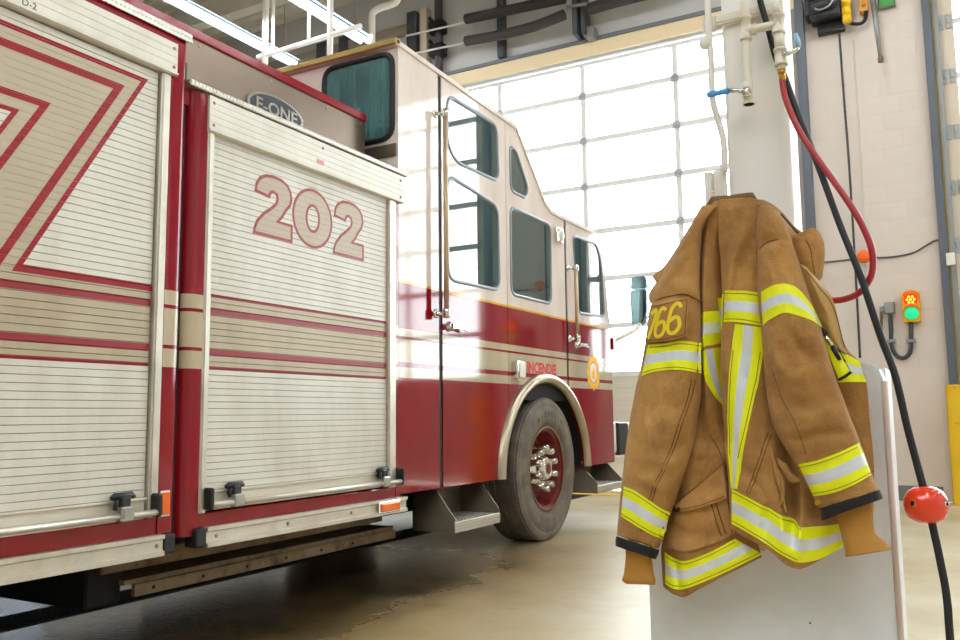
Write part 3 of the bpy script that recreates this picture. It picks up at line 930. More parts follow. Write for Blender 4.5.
# ---- wheel
wy, wz, wr = 6.325, .572, .572
wheel = bpy.data.objects.new('front_wheel', None); scene.collection.objects.link(wheel); wheel.parent = truck
wheel.location = Vector((-2.95, wy, 0)) - truck.location
wx = -2.868
mb = MB()
prof = [(.325, -.27), (.36, -.30), (.47, -.315), (.535, -.30), (.56, -.285)]
x = -.285
for k in range(5):
    prof += [(wr, x + .004), (wr, x + .046), (wr - .014, x + .048), (wr - .014, x + .056)]; x += .0575
prof += [(.56, .005), (.535, .018), (.515, .021), (.505, .018), (.47, .030), (.44, .034), (.415, .031), (.40, .034), (.37, .022), (.345, .006), (.325, -.01)]
mb.lathe([(r, h - .04) for r, h in prof], (wx, wy, wz), 'X', 72)
tire = mb.build('tyre', M['tire'], wheel, sharp=35)
mb = MB()
for k in range(72):                                           # shoulder tread blocks
    a = 2 * pi * k / 72
    c_ = Vector((wx - .047, wy + .548 * cos(a), wz + .548 * sin(a)))
    mb.box(-.016, .016, -.012, .012, -.017, .017, .003, rot=None)
    vs_ = list(mb.bm.verts)[-24:]
    R_ = Matrix.Rotation(a, 3, 'X')
    for v in vs_: v.co = c_ + R_ @ Vector((v.co.x, v.co.y, v.co.z))
mb.build('tread_blocks', M['tire'], wheel)
word = 'MICHELIN'
SCUFF = mat('scuffed_lettering', srgb(70, 64, 58), 0.8)
for i, ch in enumerate(word):
    mb = MB()
    a = radians(118 - i * 8.6)
    t_ = Vector((0, sin(a), -cos(a))); r_ = Vector((0, cos(a), sin(a)))
    lettering(mb, ch, .062, Vector((wx - .0032, wy, wz)) + r_ * .437, t_, r_, 0, .002)
    mb.build('sidewall_letter', SCUFF, wheel)
mb = MB()
mb.lathe([(.325, .0), (.335, .004), (.335, -.004), (.318, -.014), (.300, -.02), (.290, -.06), (.275, -.15), (.255, -.165), (.21, -.165), (.19, -.14), (.15, -.135), (0, -.135)], (wx - .035, wy, wz), 'X', 56)
rim = mb.build('rim', M['rim'], wheel, sharp=40)
mb = MB(); mb.lathe([(.322, .004), (.332, .009), (.339, .004), (.335, -.002)], (wx - .035, wy, wz), 'X', 56); mb.build('rim_edge', M['rust'], wheel)
mb = MB()
mb.lathe([(.15, -.15), (.15, -.09), (.125, -.06), (.10, -.05), (.095, -.01), (.08, .008), (.05, .012), (.05, .016), (0, .016)], (wx - .035, wy, wz), 'X', 40)
mb.build('hub', M['chrome'], wheel, sharp=40)
mb = MB(); mb.lathe([(.046, .016), (.04, .021), (0, .021)], (wx - .035, wy, wz), 'X', 24); mb.build('hub_emblem', M['rim'], wheel)
for k in range(10):
    a = 2 * pi * (k + .5) / 10
    mb = MB(); c_ = (wx - .035, wy + .165 * cos(a), wz + .165 * sin(a))
    mb.lathe([(.038, -.15), (.038, -.10), (.031, -.09), (.028, -.08), (.028, .008), (.02, .018), (0, .018)], c_, 'X', 12)
    mb.build('lug_nut_cover', M['chrome'], wheel, sharp=40)
# other wheels (far side and rear axle)
for (X0, Y0) in ((-5.05, 6.30), (-4.75, 2.0)):
    mb = MB(); mb.lathe([(0, .12), (.32, .12), (.34, .15), (.53, .15), (.565, .12), (.565, -.12), (.53, -.15), (.34, -.15), (.32, -.1), (0, -.1)], (X0, Y0, wz), 'X', 40); mb.build('far_tyre', M['tire'], truck)
mb = MB(); mb.tube([(-5.05, 6.3, wz), (-3.1, 6.3, wz)], .08, 12); mb.build('axle', M['dark'], truck)

# ---- steps
def step(y0, y1, zt, ztop, xo):
    xi = -3.12
    t = .008
    mb = MB()
    for y in (y0, y1 - t): mb.prism([(xi, zt - .07), (xo, zt - .07), (xo, zt + .02), (S - .06, ztop), (xi, ztop)], 'Y', y, y + t)
    mb.box(xi, xi + .01, y0, y1, zt - .07, ztop)
    o = mb.build('cab_step', M['diamond_dark'], truck)
    mb = MB(); mb.box(xi + .01, xo - .004, y0 + t, y1 - t, zt - .02, zt - .008); mb.box(xo - .01, xo + .004, y0, y1, zt - .072, zt - .004, .003)
    nx, ny = 6, 14
    for i in range(nx):
        for j in range(ny):
            cx = xi + .04 + (xo - .02 - xi - .06) * i / (nx - 1); cyy = y0 + .04 + (y1 - y0 - .08) * j / (ny - 1) + (.01 if i % 2 else -.01)
            mb.lathe([(.011, 0), (.008, .005), (0, .006)], (cx, cyy, zt - .008), 'Z', 6)
    mb.build('step_tread', M['diamond'], o)
    return o
step(4.69, 5.30, .335, BOT - .002, -2.80)
step(7.16, 7.80, .375, BOT - .002, -2.80)
# front bumper stub and tow bracket
mb = MB(); mb.box(FAR + .05, S - .03, 7.9, 8.5, .62, .92, .03, 0, 2); mb.build('front_bumper', M['white_paint'], truck)
mb = MB(); mb.box(S - .05, S - .0, 8.0, 8.28, .60, .92, .01); mb.box(S - .04, S + .01, 8.25, 8.33, .55, .66, .015); mb.build('bumper_end', M['black'], truck)
# ---- fittings of the cab
hr = [(4.5476,3.0046),(4.5584,1.622)]
xh = -2.82
def handrail(y, z0, z1, parent):
    mb = MB(); mb.tube([(xh, y, z0), (xh, y, z1)], .017, 14); r = mb.build('grab_rail', mat('warm_rail', srgb(196, 170, 140), 0.3, 0.5) if 'warm_rail' not in bpy.data.materials else bpy.data.materials['warm_rail'], parent)
    for z in (z0, z1):
        mb = MB(); mb.lathe([(.021, -.03), (.024, -.026), (.024, .026), (.021, .03)], (xh, y, z), 'Z', 14)
        mb.tube([(S - .0, y - .02, z), (S + .02, y - .012, z), (xh, y, z)], [.024, .013, .013], 12)
        mb.lathe([(.03, 0), (.03, .006), (.02, .012), (0, .012)], (S, y - .022, z), 'X', 14)
        mb.build('rail_bracket', M['chrome'], parent)
handrail(4.64, 1.66, 3.00, truck)
handrail(6.83, 1.66, 2.28, truck)
def handle(y, z, parent):
    mb = MB()
    mb.lathe([(.034, 0), (.034, .008), (.022, .016), (.022, .04), (0, .042)], (S, y, z), 'X', 16)
    mb.prism([(y - .02, z - .014), (y - .02, z + .014), (y + .15, z + .02), (y + .20, z - .002), (y + .205, z - .022), (y + .13, z - .012)], 'X', S + .032, S + .052)
    mb.build('door_handle', M['chrome'], parent)
handle(4.775, 1.59, doorR); handle(6.95, 1.615, doorF)
mb = MB(); mb.box(S, S + .035, 6.52, 6.66, 2.47, 2.60, .012, 0, 2); l_ = mb.build('side_lamp', M['chrome'], midP)
mb = MB(); mb.lathe([(.048, 0), (.045, .012), (.02, .022), (0, .024)], (S + .035, 6.60, 2.535), 'X', 16); mb.build('side_lamp_lens', M['white_paint'], midP)
mb = MB(); mb.box(S, S + .05, 5.69, 5.82, 1.27, 1.41, .01, 0, 2); mb.build('marker_lamp', M['chrome'], midP)
mb = MB(); mb.box(S + .05, S + .06, 5.715, 5.812, 1.285, 1.395, .008); mb.build('marker_lamp_lens', M['cream'], midP)
mb = MB(); lettering(mb, 'INCENDIE', .118, (S + .0008, 6.235, 1.370), (0, 1, 0), (0, 0, 1), 0, .005, 1.05); mb.build('lettering', mat('red_lettering', srgb(196, 24, 34), 0.6, spec=.2), midP)
# gold crest: flaming ring
mb = MB(); cy, cz = 7.355, 1.385
pts = []
for k in range(48):
    a = 2 * pi * k / 48
    r = 1.0 + (.13 if k % 4 == 0 else (-.03 if k % 4 == 2 else .03))
    pts.append((cy + .15 * r * cos(a), cz + .15 * r * sin(a)))
hole = [(cy + .095 * cos(2 * pi * k / 32), cz + .10 * sin(2 * pi * k / 32)) for k in range(32)]
mb.prism(pts, 'X', S + .0005, S + .003, [hole])
mb.prism([(cy + .085 * cos(2 * pi * k / 32), cz + .09 * sin(2 * pi * k / 32)) for k in range(32)], 'X', S + .0005, S + .002, m=1)
mb.prism([(cy - .03, cz - .06), (cy + .03, cz - .06), (cy + .045, cz + .0), (cy + .01, cz + .06), (cy - .01, cz + .02), (cy - .045, cz + .0)], 'X', S + .002, S + .0032)
mb.build('gold_crest', [mat('gold_leaf', srgb(244, 180, 30), 0.6, spec=.2), mat('crest_field', srgb(226, 200, 190), 0.4)], doorF)
# roof fittings
mb = MB(); mb.box(-3.2, -3.05, 6.75, 6.95, 2.735, 2.80, .015, 0, 2); mb.build('roof_lamp', M['alu'], truck)
mb = MB(); mb.box(-4.6, -4.5, 3.0, 3.15, 2.85, 2.95, .02); mb.tube([(-4.55, 3.05, 2.95), (-4.55, 3.05, 3.0)], .05, 12); mb.build('deck_fitting', M['black'], truck)
# mirror on an arm ahead of the front corner
mir = bpy.data.objects.new('side_mirror', None); scene.collection.objects.link(mir); mir.parent = truck
mir.location = Vector((-2.75, 8.25, 2.1)) - truck.location
mb = MB(); mb.tube(smooth_path([(-2.93, 7.9, 1.70), (-2.86, 8.05, 1.76), (-2.76, 8.25, 1.86), (-2.73, 8.29, 1.95)], 5), .022, 8); mb.build('mirror_arm', M['cream_cab'], mir)
mb = MB(); mb.box(-2.93, -2.87, 7.86, 7.93, 1.63, 1.75, .01); mb.build('mirror_bracket', M['red'], mir)
M['mirror_shell'] = mat('blue_grey_mirror_shell', srgb(112, 140, 146), 0.12, 0.7)
mb = MB(); mb.prism(round_poly([(-2.825, 2.26), (-2.645, 2.27), (-2.65, 2.02), (-2.71, 1.905), (-2.815, 1.905)], .04), 'Y', 8.27, 8.36); mb.build('mirror_shell', M['mirror_shell'], mir)
mb = MB(); mb.prism(round_poly([(-2.80, 2.40), (-2.65, 2.40), (-2.635, 2.275), (-2.815, 2.265)], .035), 'Y', 8.26, 8.36); mb.build('mirror_head', M['mirror_shell'], mir)
mb = MB(); mb.prism(round_poly([(-2.81, 2.245), (-2.66, 2.25), (-2.665, 2.03), (-2.715, 1.92), (-2.80, 1.92)], .03), 'Y', 8.262, 8.27); mb.build('mirror_glass', mat('mirror_glass', srgb(120, 150, 156), 0.05, 1.0), mir)

# ------------------------------------------------------------------ fittings on the beige pier and end wall
WF = W - .002
def wall_tube(mb, xz, off, r, seg=8, m=0, n=5):
    mb.tube(smooth_path([(x, W - off, z) for x, z in xz], n), r, seg, m)
# traffic signal
q = [(-0.4335,2.3446),(-0.2503,2.0035)]
(tx0, tz1), (tx1, tz0) = q
ts = thing('traffic_signal', ((tx0 + tx1) / 2, W - .05, tz0), 'small yellow traffic signal with red and green lamps on the beige wall', 'signal')
mb = MB(); mb.box(tx0, tx1, W - .10, WF, tz0, tz1, .012, 0, 2); mb.build('housing', mat('signal_yellow', srgb(245, 180, 30), 0.4), ts)
tcx = (tx0 + tx1) / 2; th = tz1 - tz0
for nm, cz, c, st in (('red_lamp', tz0 + th * .74, srgb(255, 50, 12), 1.0), ('green_lamp', tz0 + th * .29, srgb(20, 190, 130), .8)):
    mb = MB(); mb.lathe([(.098, 0), (.098, .02), (.09, .022), (.088, .01)], (tcx, W - .10, cz), 'Y', 24)
    mb = MB(); mb.lathe([(.074, 0), (.064, -.02), (.034, -.03), (0, -.032)], (tcx, W - .10, cz), 'Y', 24); l_ = mb.build(nm, emit_mat(nm, c, st), ts)
    if nm == 'red_lamp':
        mb = MB()
        for k in range(7):
            a = 2 * pi * k / 6; r = 0 if k == 6 else .036
            mb.lathe([(.014, -.024), (.010, -.036), (0, -.038)], (tcx + r * cos(a), W - .10, cz + r * sin(a)), 'Y', 8)
        mb.build('led_dots', emit_mat('led_dots', srgb(255, 220, 60), 2.0), l_)
    mb = MB(); mb.prism([(tcx - .1, cz + .02)] + [(tcx + .1 * cos(pi - pi * k / 12), cz + .02 + .09 * sin(pi - pi * k / 12)) for k in range(13)] + [(tcx + .092 * cos(pi * k / 12), cz + .015 + .082 * sin(pi * k / 12)) for k in range(13)], 'Y', W - .15, W - .10); mb.build('lamp_hood', bpy.data.materials['signal_yellow'], ts)
# junction box and its conduit loop
mb = MB()
(jx0, jz1), (jx1, jz0) = [(-0.6212,2.2484),(-0.5093,2.1125)]
jb = thing('junction_box', ((jx0 + jx1) / 2, W - .04, jz0), 'small grey junction box with looped conduit left of the traffic signal', 'electrical box')
mb.box(jx0, jx1, W - .08, WF, jz0, jz1, .01); mb.box(jx0 + .01, jx1 - .01, W - .088, W - .08, jz0 + .01, jz1 - .01, .003); mb.box(jx0 - .05, jx0, W - .05, WF, jz0 + .03, jz1 - .04, .005); mb.build('box', M['galv'], jb)
mb = MB(); wall_tube(mb, [(-0.5652,2.1143),(-0.5657,1.9292),(-0.5707,1.7566),(-0.5312,1.6399),(-0.4617,1.6027),(-0.398,1.6454),(-0.3715,1.7466),(-0.3556,2.0084)], .035, .024); mb.build('conduit', mat('dark_flexible_conduit', srgb(70, 68, 72), 0.5), jb)
for x, z in [(-0.568,1.8025),(-0.3688,1.7921)]:
    mb = MB(); mb.box(x - .05, x + .05, W - .065, WF, z - .02, z + .02, .005); mb.build('clamp', M['galv'], jb)
mb = MB(); wall_tube(mb, [(-0.6554,2.1787),(-0.6696,1.9353),(-0.6712,1.7269)], .02, .016); mb.build('wire', M['rust'], jb)
# orange button on a cable run
bt = [(-0.8009,2.8058)][0]
ob = thing('push_button', (bt[0], W - .05, bt[1] - .08), 'round orange knob on the thin grey cable across the beige wall', 'button')
mb = MB(); mb.lathe([(.075, 0), (.08, -.03), (.075, -.06), (.05, -.085), (0, -.09)], (bt[0], W - .03, bt[1]), 'Y', 24); mb.build('orange_knob', mat('orange_plastic', srgb(250, 110, 20), 0.4), ob)
mb = MB(); mb.lathe([(.05, 0), (.05, -.03), (0, -.03)], (bt[0], W - .002, bt[1]), 'Y', 16); mb.build('knob_base', M['galv'], ob)
mb = MB(); wall_tube(mb, [(-1.4572,2.8001),(-1.2198,2.789),(-1.009,2.7924),(-0.8023,2.7957),(-0.5272,2.7797),(-0.2979,2.803),(-0.1614,2.8699),(-0.0575,2.9222),(0.0225,2.9248)], .012, .010)
o = rebase(mb.build('wall_cable', mat('grey_cable', srgb(96, 92, 90), 0.6))); tag(o, 'thin grey cable running across the beige wall through the orange knob', 'cable')
# white box on the jamb
x, z = [(0.0824,2.6824)][0]
mb = MB(); mb.box(x - .045, x + .045, W - .12, W - .081, z - .07, z + .07, .008); mb.box(x - .02, x + .02, W - .128, W - .12, z - .03, z + .03, .004)
tag(rebase(mb.build('switch_box', M['white_paint'])), 'little white switch box on the blue-grey jamb', 'switch')
# chain hoist pull line
mb = MB()
cl = [(-0.9178,5.6143),(-0.9099,4.7302),(-0.8987,3.9856),(-0.8984,2.7512),(-0.9079,1.6205)]
pts = smooth_path([(x, W - .06, z) for x, z in cl], 10)
mb.tube(pts, .013, 8)
for k in range(0, len(pts) - 1):
    p = pts[k]; mb.lathe([(.0, -.02), (.014, -.01), (.014, .01), (0, .02)], p, 'Z', 6)
o = rebase(mb.build('pull_chain', mat('grey_chain', srgb(74, 70, 68), 0.5, 0.3))); tag(o, 'long dark pull chain hanging down the beige wall', 'chain')
mb = MB(); wall_tube(mb, [(-0.7729,5.4692),(-0.7706,4.7161),(-0.7683,3.9754),(-0.7877,2.2962)], .01, .006); o = rebase(mb.build('thin_wire', WALL)); tag(o, 'thin painted wire on the wall right of the pull chain', 'cable')
# door operator
(ax, az), (bx_, bz), (cx_, cz_), (dx, dz) = [(-1.2184,6.0504),(-0.8536,5.9293),(-0.9001,5.4785),(-1.1781,5.5069)]
mo = thing('door_operator', ((ax + bx_) / 2, W - .2, cz_), 'black motor unit with yellow sprockets high on the beige wall', 'motor')
mb = MB(); mb.box(ax, bx_ - .02, W - .30, W - .03, cz_ + .12, az, .02, 0, 2); mb.box(ax - .05, ax + .02, W - .28, W - .03, cz_ + .18, az - .05, .01); mb.build('motor_housing', M['black'], mo)
mb = MB(); mb.tube([(ax + .02, W - .33, az - .12), (bx_ - .04, W - .33, az - .10)], .085, 16); mb.tube([(ax + .02, W - .33, az - .33), (bx_ - .08, W - .33, az - .30)], .07, 16); mb.build('motor_drum', mat('dark_motor', srgb(60, 56, 60), 0.4, 0.4), mo)
mb = MB(); mb.box(ax + .06, bx_, W - .10, W - .002, cz_, cz_ + .14, .006)
for k in range(3): mb.lathe([(.015, 0), (.015, -.01), (0, -.01)], (ax + .12 + k * .11, W - .10, cz_ + .07), 'Y', 10)
mb.build('mounting_plate', M['black'], mo)
mb = MB()
for k in range(5): mb.lathe([(0, -.05), (.055, -.045), (.06, 0), (.055, .045), (0, .05)], (bx_ + .045, W - .22, cz_ + .06 + k * .105), 'X', 14)
mb.build('sprocket', M['yellow'], mo)
mb = MB(); mb.tube(smooth_path([(bx_, W - .34, az - .05), (bx_ - .03, W - .40, az - .2), (bx_ - .12, W - .42, az - .38), (ax + .12, W - .40, az - .40), (ax + .05, W - .36, az - .32)], 6), .012, 8); mb.build('hanging_wire', M['galv'], mo)
mo.location.z += .12
# yellow control box and black cable
yb = [(-0.6794,5.9697),(-0.5811,5.7614)]
mb = MB(); mb.box(yb[0][0], yb[1][0], W - .12, W - .002, yb[1][1], yb[0][1], .01, 0, 2); mb.lathe([(.03, 0), (.03, -.02), (0, -.025)], ((yb[0][0] + yb[1][0]) / 2, W - .12, yb[1][1] + .08), 'Y', 12)
tag(rebase(mb.build('control_box', mat('amber_box', srgb(238, 170, 70), 0.5))), 'small amber control box beside the black motor unit', 'electrical box')
mb = MB(); wall_tube(mb, [(-0.8929,5.7654),(-0.8294,5.699),(-0.7551,5.6366),(-0.6678,5.6215),(-0.6219,5.6604),(-0.6055,5.7566)], .10, .022); tag(rebase(mb.build('power_cable', M['rubber'])), 'black cable looping from the motor unit to the amber box', 'cable')
# grey pole and green sign plate
pq = [(-0.5237,5.9377),(-0.4802,5.1127)]
mb = MB(); mb.tube([(pq[0][0], W - .19, pq[0][1]), (pq[1][0], W - .19, pq[1][1])], [.035, .022], 12); mb.lathe([(0, -.06), (.03, -.05), (.032, 0), (.024, .02)], (pq[1][0], W - .19, pq[1][1]), 'Z', 12, 1)
pr = mb.build('hanging_pole', [M['galv'], M['rust']]); tag(rebase(pr), 'grey pole with a dark tip hanging in front of the beige wall', 'pole')
g = [(-0.476,5.9795),(-0.2895,5.7686)]
mb = MB(); mb.box(g[0][0], g[1][0], W - .07, W - .002, g[1][1], g[0][1], .006)
mb.box(g[0][0] + .015, g[1][0] - .015, W - .076, W - .07, g[1][1] + .02, g[0][1] - .015, .003, 1)
tag(rebase(mb.build('green_panel', [mat('grey_green_box', srgb(96, 120, 100), 0.5), mat('green_face', srgb(60, 150, 60), 0.4)])), 'green panel at the top of the beige wall, right of the pole', 'panel')
# yellow guard
yg = [(-0.0602,1.2772),(-0.0819,0.0552)]
mb = MB(); gx = yg[0][0]
mb.box(gx, gx + .26, 10.42, 10.46, 0, yg[0][1], .006); mb.box(gx, gx + .03, 10.42, 10.66, 0, yg[0][1], .006); mb.box(gx + .05, gx + .26, 10.44, 10.60, 0, .02, .004)
gr = mb.build('door_guard', M['yellow']); tag(rebase(gr), 'yellow steel guard standing at the foot of the blue-grey jamb', 'guard')
for k in range(4):
    mb = MB(); mb.lathe([(.02, 0), (.02, -.012), (0, -.014)], (gx + .09, 10.42, .12 + k * .38), 'Y', 10); mb.build('guard_bolt', M['yellow'], gr)
mb = MB(); mb.box(gx + .14, gx + .22, 10.414, 10.42, .72, .86, .003); mb.build('white_sticker', M['white_paint'], gr)
# yellow floor line
mb = MB(); mb.box(-4.9, -2.9, 10.10, 10.36, 0.0005, .003); tag(rebase(mb.build('floor_line', M['yellow'])), 'short yellow line painted on the floor before the overhead door', 'marking')

# exhaust hoses on the wall above the door
HOSE = mat('dark_ribbed_hose', srgb(62, 56, 54), 0.75)
def ribbed(name, pts, r, label):
    P = smooth_path(pts, 24)
    rs = [r * (1 + (.07 if i % 2 else -.02)) for i in range(len(P))]
    mb = MB(); mb.tube(P, rs, 16)
    return tag(rebase(mb.build(name, HOSE)), label, 'hose', 'exhaust hoses above the overhead door')

ribbed('exhaust_hose', [(-5.9872,10.45,6.8858),(-5.4769,10.45,6.8557),(-4.9365,10.45,6.8267),(-4.3871,10.45,6.7968)], .072, 'upper of the two dark ribbed hoses above the overhead door')
ribbed('exhaust_hose', [(-5.9907,10.45,6.542),(-5.4819,10.45,6.5061),(-4.877,10.45,6.4997),(-4.3927,10.45,6.5594)], .072, 'lower dark ribbed hose sagging above the overhead door')
ribbed('exhaust_hose', [(-4.0352,10.45,6.5453),(-3.7922,10.45,6.5524),(-3.4515,10.45,6.5535),(-2.8815,10.45,6.5547)], .078, 'dark ribbed hose right of the hose bracket')
br = [(-4.2131,6.8245),(-4.2276,6.2609),(-4.3595,6.6614),(-4.0465,6.6284),(-4.0875,6.2581)]
hb = thing('hose_bracket', (br[0][0], 10.6, br[1][1]), 'dark steel bracket carrying the exhaust hoses above the door', 'bracket')
mb = MB(); mb.box(br[0][0] - .09, br[0][0] - .02, W - .3, W - .05, br[1][1], br[0][1], .01); mb.box(br[0][0] + .02, br[0][0] + .08, W - .26, W - .05, br[1][1], br[0][1], .01); mb.build('bracket_post', mat('dark_steel', srgb(84, 86, 92), 0.5, 0.4), hb)
mb = MB(); mb.tube([(br[2][0], W - .34, br[2][1]), (br[3][0], W - .34, br[3][1])], .022, 10); mb.build('clamp_rod', M['galv'], hb); mb = MB(); mb.box(br[4][0] - .06, br[4][0] + .06, W - .2, W - .01, br[4][1] - .05, br[4][1] + .12, .01); mb.build('clamp', M['galv'], hb)
for pts, lab in (([(30,172),(180,138),(312,106),(470,70)], 'upper'), ([(80,252),(190,228),(312,204),(470,172)], 'lower')):
    pass
rd1 = [(-7.1204,10.55,6.9336),(-5.9908,10.55,6.8895)]; rd2 = [(-6.9262,10.55,6.6101),(-5.9942,10.55,6.5694)]
mb = MB(); mb.tube(rd1, .016, 8); tag(rebase(mb.build('steel_rod', M['white_paint'])), 'upper pale rod leading left from the upper exhaust hose', 'rod', 'rods of the exhaust hoses')
mb = MB(); mb.tube(rd2, .016, 8); tag(rebase(mb.build('steel_rod', M['white_paint'])), 'lower pale rod leading left from the lower exhaust hose', 'rod', 'rods of the exhaust hoses')
STEEL = bpy.data.materials['dark_steel']
def wall_post(px_x, z0, z1, w, m, label, name='wall_post', y=W - .06, d=.12):
    mb = MB(); mb.box(px_x - w / 2, px_x + w / 2, y - d / 2, y + d / 2, z0, z1, .01)
    return struct(mb.build(name, m), label)
vp = [(-7.1154,7.2504),(-6.8798,7.1925),(-6.6101,7.1262),(-5.5283,6.4376)]
for i, (k, w, m, lab) in enumerate(((0, .17, STEEL, 'broad dark steel channel on the end wall above the cab roof'), (1, .12, ENDST, 'tan steel channel on the end wall'), (3, .11, STEEL, 'short steel post under the exhaust hoses'))):
    x = vp[k][0]; wall_post(x, DZ + .28, ZC - .51, w, m, lab, 'wall_channel')
x = vp[2][0]
dp = thing('drain_pipe', (x, W - .1, DZ + .28), 'dark vertical pipe with clamps on the end wall above the cab', 'pipe')
mb = MB(); mb.tube([(x, W - .10, DZ + .281), (x, W - .10, ZC - .1)], .065, 12); mb.build('pipe', STEEL, dp)
for zc in [p[1] for p in [(-6.5922,7.0142),(-6.5945,6.6429)]]:
    mb = MB(); mb.box(x - .13, x + .12, W - .2, W - .02, zc - .12, zc + .08, .03, 0, 2); mb.tube([(x - .14, W - .14, zc + .16), (x + .1, W - .14, zc - .16)], .03, 8); mb.build('pipe_clamp', M['rubber'], dp)
wl = [(-8.932,7.3096),(-8.4544,7.3456)]
for k, (x, z) in enumerate(wl):
    wall_post(x, DZ + .5, ZC - .6, .22, STEEL, ('left' if k == 0 else 'right') + ' of two dark steel posts on the end wall past the lamps', 'wall_channel')
mb = MB(); mb.box(XL + .1, -7.1, W - .12, W - .001, 7.05, 7.2, .01); struct(mb.build('wall_girt', mat('tan_girt', srgb(150, 138, 122), 0.6)), 'tan girt across the end wall')
# white pipe with a bend
mb = MB(); mb.tube(smooth_path([(-7.0799,9.6,6.1726),(-7.0813,9.6,6.4779),(-7.0826,9.6,6.7541),(-7.0651,9.6,6.8883),(-6.9395,9.6,6.9334),(-6.762,9.6,6.934),(-6.6392,9.6,6.9633),(-6.5869,9.6,7.147),(-6.5694,9.6,7.5693)], 5), .05, 12)
tag(rebase(mb.build('white_pipe', M['white_paint'])), 'white pipe with two bends rising behind the cab roof', 'pipe')
# suspended pipe frame
rk = thing('pipe_frame', (-7.5, 8.5, 6.0), 'white pipe frame hanging from the ceiling above the fire engine', 'pipe frame')
mb = MB(); mb.tube([(-8.25, 8.5, 6.055), (-6.45, 8.5, 6.085)], .035, 10); mb.build('cross_pipe', M['white_paint'], rk)
for x, z0, r in ((-8.12, 5.92, .045), (-7.98, 6.06, .025), (-7.33, 6.07, .025), (-6.96, 5.6, .04)):
    mb = MB(); mb.tube([(x, 8.5, z0), (x, 8.5, ZC - .002)], r, 10); mb.build('hanger_pipe', M['white_paint'], rk)

# fluorescent lamps
TUBE = emit_mat('fluorescent_tube', (0.93, 0.98, 1.0, 1), LAMP)
def lamp(x, y0, y1, label, z=6.5):
    t = thing('ceiling_lamp', (x, (y0 + y1) / 2, z), label, 'lamp', 'fluorescent strip lamps')
    mb = MB(); mb.box(x - .035, x + .035, y0, y1, z + .07, z + .12, .006); mb.prism([(x - .15, z + .045), (x - .145, z + .05), (x - .03, z + .12), (x - .035, z + .112)], 'Y', y0, y1); mb.prism([(x + .15, z + .045), (x + .145, z + .05), (x + .03, z + .12), (x + .035, z + .112)], 'Y', y0, y1); mb.build('reflector', mat('lamp_reflector', srgb(120, 136, 146), 0.4, 0.1) if 'lamp_reflector' not in bpy.data.materials else bpy.data.materials['lamp_reflector'], t)
    mb = MB()
    for dx in (0,): mb.tube([(x + dx, y0 + .03, z + .045), (x + dx, y1 - .03, z + .045)], .019, 8)
    mb.build('tube', TUBE, t)
    mb = MB()
    for y in (y0 + .3, y1 - .3): mb.tube([(x, y, z + .10), (x, y, ZC + .05)], .008, 6)
    mb.build('hanger_rod', M['galv'], t)
lamp(-8.70, 4.6, 9.82, 'fluorescent strip lamp over the red upper body of the fire engine')
lamp(-7.26, 4.6, 9.76, 'fluorescent strip lamp ending above the cab roof')
for x, w_ in ((-4.6, 'behind the fire engine'), (-0.6, 'in the middle of the rear bay'), (3.2, 'in the rear of the right bay'), (1.3, 'added as rear fill beside the middle bay'), (-2.6, 'added as rear fill between fire engine and middle bay')):  # last two are added fill for column and coat
    lamp(x, -6.6, -1.4, 'fluorescent strip lamp out of view ' + w_)
for x, w_ in ((-4.6, 'over the roller shutters of the fire engine'), (1.0, 'set back to light the coat and column from the front'), (4.4, 'over the right bay')):
    y_ = -2.2 if x == 1.0 else 0.2  # middle strip shifted back as frontal fill for coat and column
    lamp(x, y_, y_ + 3.2, 'fluorescent strip lamp out of view ' + w_)
lamp(-0.9, 4.6, 9.6, 'unseen fluorescent strip lamp added to brighten the beige pier from above')  # added fill lamp for the front wall
lamp(2.7, 4.4, 9.4, 'unseen fluorescent strip lamp added to brighten the right side, before the door beyond the yellow guard')  # added fill lamp for the right bay
lamp(5.4, 4.4, 9.4, 'unseen fluorescent strip lamp added to brighten the right side, along the right wall')  # second added fill lamp, further right

# ------------------------------------------------------------------ column, guard, pipes
COLM = mat('white_column_paint', srgb(242, 238, 232), 0.45, 0, 0.02, 3)
CY = 1.96
cx0, cx1 = [p[0] for p in [(-0.4243,1.6834),(-0.2826,1.6573)]]
mb = MB(); mb.prism(round_poly([(cx0, CY), (cx1, CY), (cx1, CY + .13), (cx0, CY + .13)], .018), 'Z', 0, ZC)
struct(mb.build('column', COLM, sharp=40), 'white steel column behind the hanging coat')
GU = mat('scuffed_white_steel', srgb(230, 232, 236), 0.42, 0, 0.02, 2, 0, dirt=srgb(196, 180, 168), dirt_amt=0.5, dirt_scale=3)
gd = thing('column_guard', (-.364, 2.0, 0), 'white sheet-steel column guard the coat hangs against', 'guard')
mb = MB()
fr = round_poly([(-.612, 0.0), (-.118, 0.0), (-.118, 1.075), (-.612, 1.075)], .03, 4)
fr = [(-.612, 0), (-.118, 0)] + round_poly([(-.118, 1.0), (-.118, 1.075), (-.612, 1.075), (-.612, 1.0)], .035, 5)[6:18] if False else [(-.612, 0), (-.118, 0), (-.118, 1.065), (-.124, 1.084), (-.14, 1.095), (-.59, 1.095), (-.606, 1.084), (-.612, 1.065)]
mb.prism(fr, 'Y', 1.862, 1.95); mb.build('front_plate', GU, gd)
mb = MB(); mb.prism([(-.612, 1.951), (-.118, 1.951), (-.118, 2.12), (-.14, 2.14), (-.59, 2.14), (-.612, 2.12)], 'Z', 0, 1.090, [[(cx0 - .003, CY - .003), (cx1 + .003, CY - .003), (cx1 + .003, CY + .133), (cx0 - .003, CY + .133)]]); mb.build('side_shell', GU, gd)
mb = MB(); mb.tube([(-.116, 1.862, 0.01), (-.116, 1.862, 1.06)], .006, 8); mb.build('edge_bead', mat('worn_edge', srgb(206, 184, 170), 0.5), gd)
